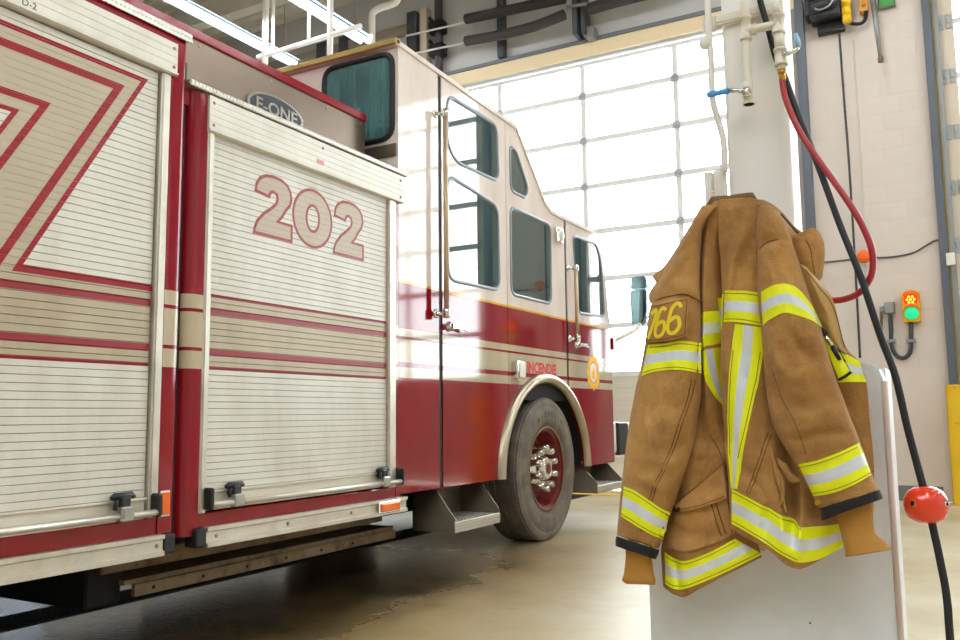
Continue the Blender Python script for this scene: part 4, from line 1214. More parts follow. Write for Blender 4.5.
mb = MB(); mb.lathe([(.002, 0), (.0015, -.001), (0, -.001)], [(-0.2797,1.862,0.5779)][0], 'Y', 8); mb.build('small_screw', M['dark'], gd)

WP = mat('painted_pipe', srgb(230, 222, 206), 0.4, 0, 0.03, 8)
pipe = thing('air_pipework', (-.37, 1.9, 1.70), 'white painted air pipes with two ball valves on the column', 'pipes')
PY = 1.905
a = [(-0.3565,1.905,1.9645),(-0.3577,1.905,1.9108),(-0.358,1.905,1.866),(-0.3594,1.905,1.7421),(-0.3582,1.905,1.7155)]
mb = MB(); mb.tube(a, .0095, 14)
mb.tube([a[3], a[4]], .0125, 14)
def fitting(mb, p, q, r): 
    p, q = Vector(p), Vector(q); d = q - p
    mb.tube([p, p + d * .12, p + d * .13, p + d * .87, p + d * .88, q], [r, r, r * .9, r * .9, r, r], 14)
f_ = [(-0.3574,1.905,1.8972),(-0.3574,1.905,1.8414),(-0.3577,1.905,1.9288),(-0.3576,1.905,1.904)]
fitting(mb, f_[0], f_[1], .0138); mb.build('drop_pipe', WP, pipe)
b_ = [(-0.3565,1.905,1.8621),(-0.3342,1.905,1.8625),(-0.3157,1.905,1.8634),(-0.2934,1.905,1.8646),(-0.2838,1.905,1.8636)]
mb = MB(); mb.tube([b_[0], b_[4]], .0095, 14); fitting(mb, b_[0], b_[1], .0135); fitting(mb, b_[3], [(-0.2774,1.905,1.8633)][0], .0135); mb.build('cross_pipe', WP, pipe)
c_ = [(-0.2903,1.905,1.9115),(-0.2852,1.905,1.8837),(-0.2865,1.905,1.8401),(-0.285,1.905,1.8048),(-0.2845,1.905,1.7656),(-0.2846,1.905,1.756)]
mb = MB(); mb.tube([c_[0], c_[1]], .0095, 14); fitting(mb, c_[1], c_[2], .0145); mb.tube([c_[2], c_[3]], .0115, 14); fitting(mb, c_[3], c_[4], .0150); mb.tube([c_[4], c_[5]], .010, 6); mb.build('right_drop', WP, pipe)
v_ = [(-0.358,1.905,1.7198),(-0.3577,1.905,1.6899)]
mb = MB(); mb.tube([v_[0], v_[1]], [.0135, .0135], 14, caps=False); mb.tube([v_[1], v_[0]], [.0105, .0105], 14, 1); mb.lathe([(.0085, 0), (0, 0)], (v_[1][0], v_[1][1], v_[1][2] - .0003), 'Z', 12, 1); mb.build('valve_body', [WP, M['dark']], pipe)
h_ = [(-0.3575,1.885,1.7121),(-0.3817,1.885,1.7213),(-0.3982,1.885,1.7238),(-0.4192,1.885,1.7231),(-0.4362,1.885,1.723),(-0.4456,1.885,1.7227)]
BLUE = mat('blue_vinyl_handle', srgb(78, 156, 232), 0.4)
mb = MB(); mb.tube([h_[0], h_[1], h_[2]], [.006, .005, .005], 8); mb.lathe([(0, -.008), (.010, -.008), (.010, .006), (.006, .02)], h_[0], 'Y', 10); hd = mb.build('valve_handle', M['chrome'], pipe)
mb = MB(); mb.tube(h_[2:], [.0076, .0064, .0080, .006], 12); mb.build('blue_grip', BLUE, hd)
h2_ = [(-0.2786,1.89,1.7867),(-0.2669,1.89,1.7841),(-0.253,1.89,1.7874),(-0.2449,1.89,1.795),(-0.2461,1.89,1.8094),(-0.25,1.89,1.8253)]
mb = MB(); mb.tube(h2_[:4], [.006, .006, .0055, .005], 8); hd = mb.build('valve_handle', M['chrome'], pipe)
mb = MB(); mb.tube(h2_[3:], [.006, .0055, .0045], 8); mb.build('pale_blue_grip', mat('pale_blue_grip', srgb(150, 200, 225), 0.3), hd)
br_ = [(-0.2846,1.905,1.756),(-0.2839,1.905,1.7459),(-0.2839,1.905,1.7299)]
mb = MB(); mb.tube([br_[0], br_[1]], .0085, 6); mb.tube([br_[1], br_[2]], .0075, 12); mb.build('brass_coupling', M['brass'], pipe)
# strut bracket on the column
u = [(-0.4344,1.9424),(-0.2859,1.9278),(-0.4293,1.9062),(-0.2865,1.9145)]
mb = MB(); mb.box(u[0][0], u[1][0] + .005, 1.944, 1.9595, u[1][1] - .012, u[1][1] + .01, .003); mb.box(u[0][0], u[1][0] + .005, 1.946, 1.9595, u[2][1] + .004, u[2][1] + .02, .003); mb.box(u[0][0] - .03, u[0][0] + .0, 1.944, 1.9595, u[2][1] - .004, u[1][1] + .01, .003)
sb = tag(rebase(mb.build('strut_bracket', WP)), 'cream steel strut across the column behind the air pipes', 'bracket')
# white conduit left of the column
mb = MB(); mb.tube(smooth_path([(-0.4454,1.93,2.0716),(-0.4459,1.93,1.9717),(-0.4458,1.93,1.8875),(-0.4438,1.93,1.8232),(-0.4441,1.93,1.7308),(-0.4376,1.93,1.6934),(-0.4269,1.93,1.6459),(-0.4226,1.93,1.6142),(-0.4242,1.93,1.5506)], 5), .0075, 12)
cd_ = mb.build('conduit', M['white_paint']); tag(rebase(cd_), 'white conduit bending down along the left edge of the column', 'conduit')
j_ = [(-0.4561,1.93,1.8653)][0]
mb = MB(); mb.lathe([(0, -.012), (.012, -.01), (.013, .006), (.009, .012), (0, .013)], j_, 'Y', 14); mb.tube([j_, [(-0.4424,1.93,1.8572)][0]], .008, 10); mb.build('conduit_cap', M['white_paint'], cd_)
# coat hook bracket
k_ = [(-0.4723,1.558),(-0.4542,1.491),(-0.4226,1.5623)]
mb = MB(); mb.box(k_[0][0], k_[1][0], 1.935, 1.95, k_[1][1] - .03, k_[0][1], .002); mb.box(k_[1][0], cx0 - .001, 1.945, 1.96, k_[1][1] - .03, k_[2][1], .002)
for n in range(7): mb.box(k_[1][0] - .002, k_[1][0] + .003, 1.928, 1.937, k_[1][1] + n * .008, k_[1][1] + n * .008 + .004)
hk_p = [(-0.3706,1.8,1.4379)][0]
mb.tube(smooth_path([(cx0 + .03, 1.965, hk_p[2] - .02), (hk_p[0], 1.90, hk_p[2] - .03), (hk_p[0], 1.80, hk_p[2] - .02), (hk_p[0], 1.775, hk_p[2] + .0)], 5), .005, 8)
tag(rebase(mb.build('coat_hook', M['white_paint'])), 'white bracket and hook on the column behind the coat collar', 'hook')

# red hose and black cord
mb = MB()
hp = [(-0.2847,1.905,1.7347),(-0.2779,1.9,1.6835),(-0.25,1.88,1.5999),(-0.2112,1.86,1.5221),(-0.1644,1.83,1.4337),(-0.1355,1.82,1.3703),(-0.1202,1.815,1.3131),(-0.1249,1.82,1.2683),(-0.1479,1.835,1.238),(-0.1772,1.845,1.2273),(-0.2023,1.85,1.2267),(-0.2348,1.85,1.2302),(-0.2638,1.85,1.2366)]
mb.tube(smooth_path(hp, 8), .0066, 14)
rh = mb.build('air_hose', mat('red_rubber_hose', srgb(164, 34, 36), 0.42, 0, 0.05, 20)); tag(rebase(rh), 'red rubber air hose curving down from the valve to the coat', 'hose')
mb = MB()
cp = [(-0.3359,1.933,2.0053),(-0.3276,1.933,1.9424),(-0.3131,1.932,1.8711),(-0.3007,1.93,1.8033),(-0.2805,1.92,1.7415),(-0.2513,1.9,1.633),(-0.2166,1.87,1.519),(-0.1778,1.84,1.3793),(-0.1439,1.81,1.2686),(-0.1144,1.8,1.147),(-0.0927,1.795,1.0688),(-0.0766,1.79,0.965),(-0.0615,1.785,0.8823),(-0.0494,1.78,0.8107),(-0.0383,1.775,0.7319),(-0.0315,1.77,0.6633),(-0.0302,1.765,0.5612)]
cp = smooth_path(cp + [(cp[-1][0] + .01, 1.76, .2), (cp[-1][0] + .03, 1.74, 0.02)], 8)
top = cp[0]
cp = [Vector((top.x - .30, 1.88, ZC - .01)), Vector((top.x - .14, 1.92, top.z + 1.2))] + cp
cord = thing('drop_cord', (cp[-1].x, cp[-1].y, 0.0), 'thick black cord with a red ball hanging right of the coat', 'cord')
mb.tube(cp, .0068, 12); mb.build('cord', M['rubber'], cord)
bc = [(-0.0549,1.783,0.8282)][0]
mb = MB(); mb.lathe([(.0079, .034), (.017, .0325), (.029, .0255), (.036, .0135), (.038, 0), (.0363, -.012), (.031, -.023), (.0205, -.0305), (.0079, -.032)], bc, 'Z', 40)
ball = mb.build('stopper_ball', mat('glossy_orange_red', srgb(232, 60, 24), 0.15, 0, 0.02, 10, coat=0.5), cord)
for a in (-2.15, -.42):
    d = Vector((cos(a), sin(a), .12)).normalized()
    p = Vector(bc) + d * .0363
    mb = MB(); mb.tube([p - d * .002, p + d * .0024], .0052, 14); mb.tube([p + d * .0024, p + d * .003], .0034, 6, 1); mb.build('ball_screw', [M['chrome'], M['dark']], ball)

# ------------------------------------------------------------------ the coat
coat = thing('firefighter_coat', (-.37, 1.76, .60), 'tan firefighter coat with yellow and silver tape numbered 766', 'coat')
def canvas():
    m, nt, N, L, b = new_mat('tan_duck_canvas')
    n1 = noise_tex(nt, 9, 6, 0.65)
    r = ramp(nt, n1.outputs['Fac'], [(0.25, srgb(146, 102, 54)), (0.5, srgb(178, 130, 72)), (0.75, srgb(200, 153, 92))])
    n2 = noise_tex(nt, 3.5, 5, 0.7)
    r2 = ramp(nt, n2.outputs['Fac'], [(0.36, (0.62, 0.56, 0.50, 1)), (0.58, (1, 1, 1, 1))])
    mx = N.new('ShaderNodeMix'); mx.data_type = 'RGBA'; mx.blend_type = 'MULTIPLY'; mx.inputs['Factor'].default_value = 0.8
    L.new(r.outputs['Color'], mx.inputs[6]); L.new(r2.outputs['Color'], mx.inputs[7])
    L.new(mx.outputs[2], b.inputs['Base Color'])
    b.inputs['Roughness'].default_value = 0.85
    b.inputs['Specular IOR Level'].default_value = 0.2
    b.inputs['Sheen Weight'].default_value = 0.15
    n3 = noise_tex(nt, 45, 5, 0.7); n4 = noise_tex(nt, 420, 2)
    ad = N.new('ShaderNodeMath'); ad.operation = 'MULTIPLY_ADD'; ad.inputs[1].default_value = 0.25
    L.new(n4.outputs['Fac'], ad.inputs[0]); L.new(n3.outputs['Fac'], ad.inputs[2])
    bp = N.new('ShaderNodeBump'); bp.inputs['Strength'].default_value = 0.8; bp.inputs['Distance'].default_value = 0.005
    L.new(ad.outputs[0], bp.inputs['Height']); L.new(bp.outputs['Normal'], b.inputs['Normal'])
    return m
CANVAS = canvas()
LINING = mat('worn_light_canvas', srgb(186, 148, 88), 0.8, 0, 0.1, 12, 0.3, 60)
COLLAR = mat('brown_collar_cloth', srgb(122, 92, 64), 0.9, 0, 0.15, 15, 0.3, 80)
LIME = mat('lime_yellow_tape', srgb(238, 242, 4), 0.55, 0, 0.05, 12, 0.15, 150)
SILVER = mat('silver_reflective_tape', srgb(220, 224, 232), 0.35, 0.12, 0.08, 14, 0.1, 200)
THREAD = mat('dark_thread', srgb(92, 60, 30), 0.9)
CUFF = mat('black_cuff_cloth', srgb(30, 28, 30), 0.8, 0, 0.2, 20, 0.3, 80)
KNIT = mat('tan_knit_wristlet', srgb(176, 124, 50), 0.85, 0, 0.08, 10, 0.3, 120)
DIGIT = mat('yellow_digits', srgb(240, 212, 36), 0.6, 0, 0.08, 14)
DARKIN = mat('dark_lining_and_shade', srgb(38, 30, 26), 0.9)  # lining tone, also the painted shade at pocket and yoke gaps

def cr(p0, p1, p2, p3, t):
    return 0.5 * ((2 * p1) + (p2 - p0) * t + (2 * p0 - 5 * p1 + 4 * p2 - p3) * t * t + (3 * p1 - p0 - 3 * p2 + p3) * t ** 3)
def samp(L_, t, closed=False):
    n = len(L_)
    if closed:
        x = t * n; i = int(x) % n; f = x - int(x)
        return cr(L_[(i - 1) % n], L_[i], L_[(i + 1) % n], L_[(i + 2) % n], f)
    x = min(max(t, 0), 1) * (n - 1); i = min(int(x), n - 2); f = x - i
    return cr(L_[max(i - 1, 0)], L_[i], L_[i + 1], L_[min(i + 2, n - 1)], f)
# folds: (x0,z0,x1,z1,width,depth): gaussian ridges (+, towards the viewer) and valleys (-)
FOLDS = []
def fold(pts, w, a):
    for (x0, z0), (x1, z1) in zip(pts[:-1], pts[1:]): pass
    FOLDS.append((pts, w, a))
def seg_d(px, pz, a, b_):
    ax, az, bx, bz = a[0], a[1], b_[0], b_[1]
    dx, dz = bx - ax, bz - az
    t = max(0, min(1, ((px - ax) * dx + (pz - az) * dz) / (dx * dx + dz * dz + 1e-12)))
    return math.hypot(px - ax - dx * t, pz - az - dz * t), t
def relief(p, which):
    v = 0.0
    for pts, w, a, k in FOLDS2:
        if k != which: continue
        d = 9
        n = len(pts) - 1
        for i in range(n):
            dd, t = seg_d(p.x, p.z, pts[i], pts[i + 1])
            if dd < d: d = dd; u = (i + t) / n
        if d < 3 * w: v += 1.4 * a * math.exp(-(d / w) ** 2) * (0.35 + 0.65 * sin(pi * min(1, max(0, u))))
    v += .0055 * noise.noise(Vector((p.x * 15, p.y * 9, p.z * 10))) + .0036 * noise.noise(Vector((p.x * 42, p.y * 20, p.z * 30))) + .0014 * noise.noise(Vector((p.x * 95, p.y * 40, p.z * 80)))
    return v
FOLDS2 = []
def F(which, w, a, pts): FOLDS2.append((pts, w, a, which))
# left sleeve (viewer's left)
F('sl', .010, -.008, [(-0.5237,1.2338),(-0.4878,1.2393),(-0.4511,1.2283),(-0.4359,1.2028)])
F('sl', .012, .006, [(-0.5246,1.2089),(-0.4823,1.2183),(-0.4424,1.1911)])
F('sl', .014, -.007, [(-0.4382,1.0464),(-0.4877,1.0175),(-0.5415,1.0244)])
F('sl', .014, .006, [(-0.4399,1.0029),(-0.4892,0.9794),(-0.5533,0.9879)])
F('sl', .016, -.007, [(-0.462,0.9477),(-0.5076,0.9235),(-0.5657,0.935)])
F('sl', .012, -.006, [(-0.446,1.3616),(-0.4688,1.3018),(-0.4875,1.2476)])
# right sleeve
F('sr', .008, -.008, [(-0.3153,1.3247),(-0.2941,1.3343),(-0.2716,1.3357)])
F('sr', .012, -.006, [(-0.3037,1.1296),(-0.2642,1.1143),(-0.219,1.1235)])
F('sr', .014, .006, [(-0.3021,1.0853),(-0.2574,1.0685),(-0.2093,1.0744)])
F('sr', .014, -.007, [(-0.2959,1.024),(-0.2551,1.0082),(-0.1841,1.0293)])
F('sr', .012, .006, [(-0.2804,0.9672),(-0.2359,0.9671),(-0.1743,0.9889)])
F('sr', .010, -.006, [(-0.3117,1.1591),(-0.3023,1.0814),(-0.2913,1.0049)])
# right half of the body
F('r', .009, -.006, [(-0.3742,1.2247),(-0.3579,1.284),(-0.3281,1.3417),(-0.3149,1.3766)])
F('r', .010, .006, [(-0.388,1.2258),(-0.3727,1.3057),(-0.3402,1.3735)])
F('r', .012, -.006, [(-0.318,1.0634),(-0.3263,0.9669),(-0.3439,0.8709)])
F('r', .008, .010, [(-0.3123,0.9477),(-0.3094,0.8907),(-0.303,0.8344),(-0.292,0.7605)])
F('r', .010, -.026, [(-0.2883,0.9478),(-0.2865,0.8724),(-0.2825,0.8073),(-0.2799,0.752)])
F('r', .008, -.010, [(-0.3218,0.8243),(-0.3319,0.7675)])
F('r', .009, .010, [(-0.2613,0.8731),(-0.2642,0.7805),(-0.2692,0.7161)])
F('r', .010, -.010, [(-0.2452,0.8736),(-0.2482,0.7814)])
# left half of the body
F('l', .006, .010, [(-0.4287,1.36),(-0.4338,1.2339),(-0.4381,1.0272)])
F('l', .006, -.014, [(-0.401,1.3781),(-0.4089,1.1905),(-0.4143,0.9662)])
F('l', .010, -.008, [(-0.4545,1.0275),(-0.4484,0.9257),(-0.4618,0.8448)])
F('l', .010, .006, [(-0.4383,0.8257),(-0.4323,0.7764),(-0.4216,0.7475)])
F('l', .012, -.007, [(-0.5307,0.7815),(-0.4859,0.7537),(-0.4409,0.7622)])
F('l', .010, .007, [(-0.5241,0.7313),(-0.4872,0.7197),(-0.436,0.7368)])
F('l', .008, -.009, [(-0.5169,0.7017),(-0.5087,0.6426)])

# yoke and open collar flap
F('y', .006, -.010, [(-0.2806,1.4008),(-0.2645,1.3783),(-0.2504,1.3563),(-0.2385,1.3328)])
F('y', .007, .006, [(-0.2902,1.402),(-0.2761,1.3756),(-0.2623,1.3455)])
F('fl', .006, .005, [(-0.2341,1.2808),(-0.2144,1.2356),(-0.199,1.1857)])
# more creases
F('sl', .007, -.006, [(-0.4398,1.2071),(-0.4535,1.1674),(-0.4466,1.1367)]); F('sl', .008, .006, [(-0.4472,1.3307),(-0.4769,1.3088),(-0.5034,1.2697)])
F('sl', .009, -.006, [(-0.5673,0.8865),(-0.5356,0.8911),(-0.4932,0.8723)]); F('sl', .008, .006, [(-0.5806,0.87),(-0.547,0.8629),(-0.5023,0.8444)])
F('sl', .008, -.005, [(-0.5519,1.0287),(-0.533,0.9675),(-0.5497,0.9069)]); F('sl', .007, .005, [(-0.5026,1.0601),(-0.5128,1.0077),(-0.4982,0.9555)])
F('sr', .007, .006, [(-0.307,1.3),(-0.2931,1.275),(-0.2911,1.2395)]); F('sr', .008, -.006, [(-0.2459,1.2997),(-0.2564,1.2716),(-0.2505,1.2439)])
F('sr', .008, -.006, [(-0.2621,1.1562),(-0.246,1.1172),(-0.2048,1.0929)]); F('sr', .008, .006, [(-0.2996,1.1391),(-0.2904,1.1001),(-0.2696,1.0765)])
F('sr', .008, -.007, [(-0.2545,0.9486),(-0.2186,0.9634),(-0.1707,0.9634)]); F('sr', .008, .006, [(-0.2773,0.9935),(-0.2312,0.9893),(-0.1818,1.0072)])
F('r', .008, -.006, [(-0.3602,1.1437),(-0.3436,1.0837),(-0.3269,1.0345)]); F('r', .008, .006, [(-0.318,1.0246),(-0.3309,0.9476),(-0.315,0.8906)])
F('r', .007, -.007, [(-0.3753,0.8893),(-0.3495,0.8708),(-0.3286,0.8372)]); F('l', .008, .006, [(-0.4909,0.9458),(-0.4629,0.9215),(-0.4281,0.9259)])
F('l', .007, -.006, [(-0.4642,0.7847),(-0.4492,0.7558),(-0.4546,0.7219)])

GR = {}
def cloth(name, rows, which, m=None, nu=44, nv=70, closed=False, thick=.0035, parent=None, rel=1.0, caps=False, taper=None):
    """smooth surface through control rows, with folds, made into thick cloth"""
    R = [[Vector(p) for p in r] for r in rows]
    P = []
    for i in range(nv + 1):
        v = i / nv
        line = [samp([r[k] for r in R], v) for k in range(len(R[0]))]
        row = []
        for j in range(nu if closed else nu + 1):
            p = samp(line, j / nu, closed)
            p = p - Vector((0, 1, 0)) * (relief(p, which) * rel)
            row.append(p)
        P.append(row)
    mb = MB(); mb.grid(P, closed_u=closed)
    bm = mb.bm
    bmesh.ops.recalc_face_normals(bm, faces=bm.faces)
    bm.faces.ensure_lookup_table()
    GR[name + which] = BVHTree.FromBMesh(bm)
    # thickness
    tot = Vector((0, 0, 0))
    for f in bm.faces: tot += f.normal
    if not closed and tot.y > 0:
        bmesh.ops.reverse_faces(bm, faces=bm.faces)
    bm.normal_update()
    base = list(bm.verts); fs = list(bm.faces)
    inner = {v: bm.verts.new(v.co - v.normal * thick) for v in base}
    bnd = [e for e in bm.edges if len(e.link_faces) == 1]
    for f in fs: bm.faces.new([inner[v] for v in reversed(f.verts)])
    for e in bnd:
        a_, b_ = e.verts
        bm.faces.new((a_, b_, inner[b_], inner[a_]))
    for f in bm.faces: f.smooth = True
    return mb.build(name, m or CANVAS, parent or coat, recalc=True)

# body halves
ROWS_L = [[(-0.4111,1.76,1.4432),(-0.3922,1.75,1.4406),(-0.376,1.75,1.4384),(-0.3518,1.75,1.4351)],[(-0.4366,1.765,1.4153),(-0.4161,1.75,1.4139),(-0.3894,1.75,1.4105),(-0.3531,1.75,1.4059)],[(-0.4551,1.77,1.3557),(-0.4258,1.745,1.3482),(-0.4026,1.76,1.3483),(-0.362,1.76,1.3439)],[(-0.464,1.77,1.2385),(-0.4293,1.74,1.2324),(-0.4086,1.765,1.2337),(-0.3681,1.765,1.2306)],[(-0.4774,1.77,1.112),(-0.4364,1.74,1.1088),(-0.4139,1.765,1.1091),(-0.3736,1.765,1.1075)],[(-0.4964,1.775,0.9867),(-0.4508,1.745,0.9866),(-0.4179,1.76,0.9863),(-0.3789,1.765,0.986)],[(-0.5259,1.775,0.8822),(-0.4752,1.745,0.8892),(-0.4293,1.75,0.8958),(-0.3787,1.765,0.9019)],[(-0.5446,1.77,0.7992),(-0.4895,1.74,0.8026),(-0.4375,1.745,0.8143),(-0.3738,1.765,0.8366)],[(-0.5524,1.765,0.7173),(-0.4918,1.735,0.7077),(-0.4358,1.74,0.7304),(-0.3612,1.765,0.7725)],[(-0.5508,1.765,0.6423),(-0.5028,1.735,0.6321),(-0.4567,1.74,0.6567),(-0.3474,1.76,0.718)]]
ROWS_R = [[(-0.3963,1.75,1.4422),(-0.3644,1.744,1.4397),(-0.3346,1.744,1.4356),(-0.3159,1.748,1.4298),(-0.3018,1.755,1.4232)],[(-0.4016,1.745,1.3856),(-0.3694,1.728,1.3826),(-0.3373,1.726,1.3804),(-0.3118,1.735,1.3791),(-0.2779,1.76,1.3737)],[(-0.3984,1.742,1.2509),(-0.3705,1.724,1.2464),(-0.3392,1.724,1.2438),(-0.3077,1.74,1.2392),(-0.2593,1.77,1.239)],[(-0.4043,1.74,1.1482),(-0.3725,1.722,1.1452),(-0.3395,1.722,1.1435),(-0.3088,1.742,1.1433),(-0.2454,1.77,1.142)],[(-0.4061,1.738,1.0467),(-0.3744,1.72,1.0455),(-0.3436,1.72,1.0448),(-0.3097,1.742,1.0444),(-0.2394,1.77,1.0433)],[(-0.4039,1.736,0.9466),(-0.3706,1.718,0.9472),(-0.3368,1.72,0.9435),(-0.2969,1.75,0.9466),(-0.2214,1.79,0.9457)],[(-0.3998,1.734,0.8481),(-0.3597,1.716,0.8394),(-0.3226,1.714,0.8239),(-0.2746,1.744,0.8173),(-0.1917,1.79,0.8277)],[(-0.3989,1.732,0.8132),(-0.3611,1.715,0.8032),(-0.324,1.712,0.7864),(-0.2683,1.712,0.7745),(-0.1955,1.77,0.7845)],[(-0.4025,1.732,0.7742),(-0.3632,1.715,0.7575),(-0.3277,1.711,0.7414),(-0.2728,1.708,0.7089),(-0.2006,1.765,0.7459)]]
left_b = cloth('back_panel', ROWS_L, 'l', nu=40, nv=90)
right_b = cloth('front_panel', ROWS_R, 'r', nu=56, nv=90)
# sleeves
ROWS_SL = [[(-0.4353,1.755,1.4367),(-0.4302,1.7435,1.4334),(-0.4226,1.7372,1.4307),(-0.4138,1.735,1.4285),(-0.4062,1.7372,1.4274),(-0.4017,1.7435,1.4278),(-0.4021,1.755,1.4302),(-0.4062,1.763,1.4326),(-0.4132,1.7675,1.4349),(-0.4219,1.769,1.4369),(-0.4299,1.7675,1.4382),(-0.435,1.763,1.4383)],[(-0.4734,1.745,1.3684),(-0.4657,1.7266,1.3656),(-0.4556,1.7165,1.3665),(-0.4446,1.713,1.3699),(-0.4355,1.7165,1.3747),(-0.4308,1.7266,1.3799),(-0.4327,1.745,1.3851),(-0.4386,1.7579,1.3868),(-0.4478,1.765,1.3853),(-0.4587,1.7674,1.3816),(-0.4684,1.765,1.3769),(-0.4741,1.7579,1.3723)],[(-0.5174,1.74,1.3033),(-0.505,1.7159,1.2998),(-0.4872,1.7026,1.2992),(-0.467,1.698,1.3008),(-0.4496,1.7026,1.3039),(-0.4394,1.7159,1.308),(-0.4405,1.74,1.313),(-0.4499,1.7569,1.3154),(-0.4664,1.7662,1.3153),(-0.4866,1.7694,1.3134),(-0.5054,1.7662,1.3104),(-0.5171,1.7569,1.3069)],[(-0.5466,1.735,1.2322),(-0.5309,1.7074,1.2285),(-0.5072,1.6922,1.2266),(-0.4801,1.687,1.2261),(-0.4564,1.6922,1.2269),(-0.4421,1.7074,1.2291),(-0.4424,1.735,1.2328),(-0.4542,1.7543,1.2354),(-0.476,1.7649,1.2367),(-0.5033,1.7686,1.237),(-0.529,1.7649,1.2363),(-0.5455,1.7543,1.2348)],[(-0.5628,1.732,1.1454),(-0.5454,1.7033,1.1429),(-0.5185,1.6874,1.1412),(-0.4875,1.682,1.1403),(-0.4602,1.6874,1.1403),(-0.4435,1.7033,1.1413),(-0.4432,1.732,1.1435),(-0.4562,1.7521,1.1453),(-0.4809,1.7632,1.1466),(-0.5122,1.767,1.1474),(-0.5418,1.7632,1.1475),(-0.561,1.7521,1.1469)],[(-0.5868,1.732,1.0509),(-0.5672,1.7021,1.0503),(-0.536,1.6857,1.0507),(-0.4999,1.68,1.0517),(-0.4679,1.6857,1.053),(-0.4479,1.7021,1.0544),(-0.4467,1.732,1.0557),(-0.4612,1.7529,1.056),(-0.4897,1.7644,1.0555),(-0.5263,1.7684,1.0544),(-0.5611,1.7644,1.0531),(-0.5841,1.7529,1.0518)],[(-0.6077,1.732,0.95),(-0.5875,1.7021,0.9505),(-0.5558,1.6857,0.9499),(-0.5191,1.68,0.9487),(-0.4866,1.6857,0.9472),(-0.4664,1.7021,0.9457),(-0.4654,1.732,0.9444),(-0.4803,1.7529,0.9441),(-0.5093,1.7644,0.9447),(-0.5464,1.7684,0.946),(-0.5818,1.7644,0.9476),(-0.6051,1.7529,0.949)],[(-0.6214,1.732,0.8661),(-0.6033,1.7044,0.8667),(-0.5757,1.6892,0.8636),(-0.5442,1.684,0.8584),(-0.5166,1.6892,0.8524),(-0.4999,1.7044,0.847),(-0.5002,1.732,0.843),(-0.5137,1.7513,0.8428),(-0.5389,1.7619,0.846),(-0.5706,1.7656,0.8515),(-0.6005,1.7619,0.8578),(-0.6199,1.7513,0.863)],[(-0.63,1.732,0.8034),(-0.6137,1.7067,0.8048),(-0.5896,1.6928,0.8025),(-0.5622,1.688,0.7977),(-0.5384,1.6928,0.7918),(-0.5244,1.7067,0.7863),(-0.5253,1.732,0.7817),(-0.5376,1.7497,0.7809),(-0.5596,1.7595,0.7836),(-0.5871,1.7628,0.7887),(-0.6128,1.7595,0.7947),(-0.6292,1.7497,0.7999)],[(-0.6361,1.732,0.7473),(-0.6212,1.7079,0.7493),(-0.6,1.6946,0.747),(-0.5763,1.69,0.7421),(-0.556,1.6946,0.7358),(-0.5444,1.7079,0.7296),(-0.5462,1.732,0.7243),(-0.5575,1.7489,0.7232),(-0.5769,1.7582,0.7259),(-0.6006,1.7614,0.7312),(-0.6225,1.7582,0.7375),(-0.6361,1.7489,0.7432)]]
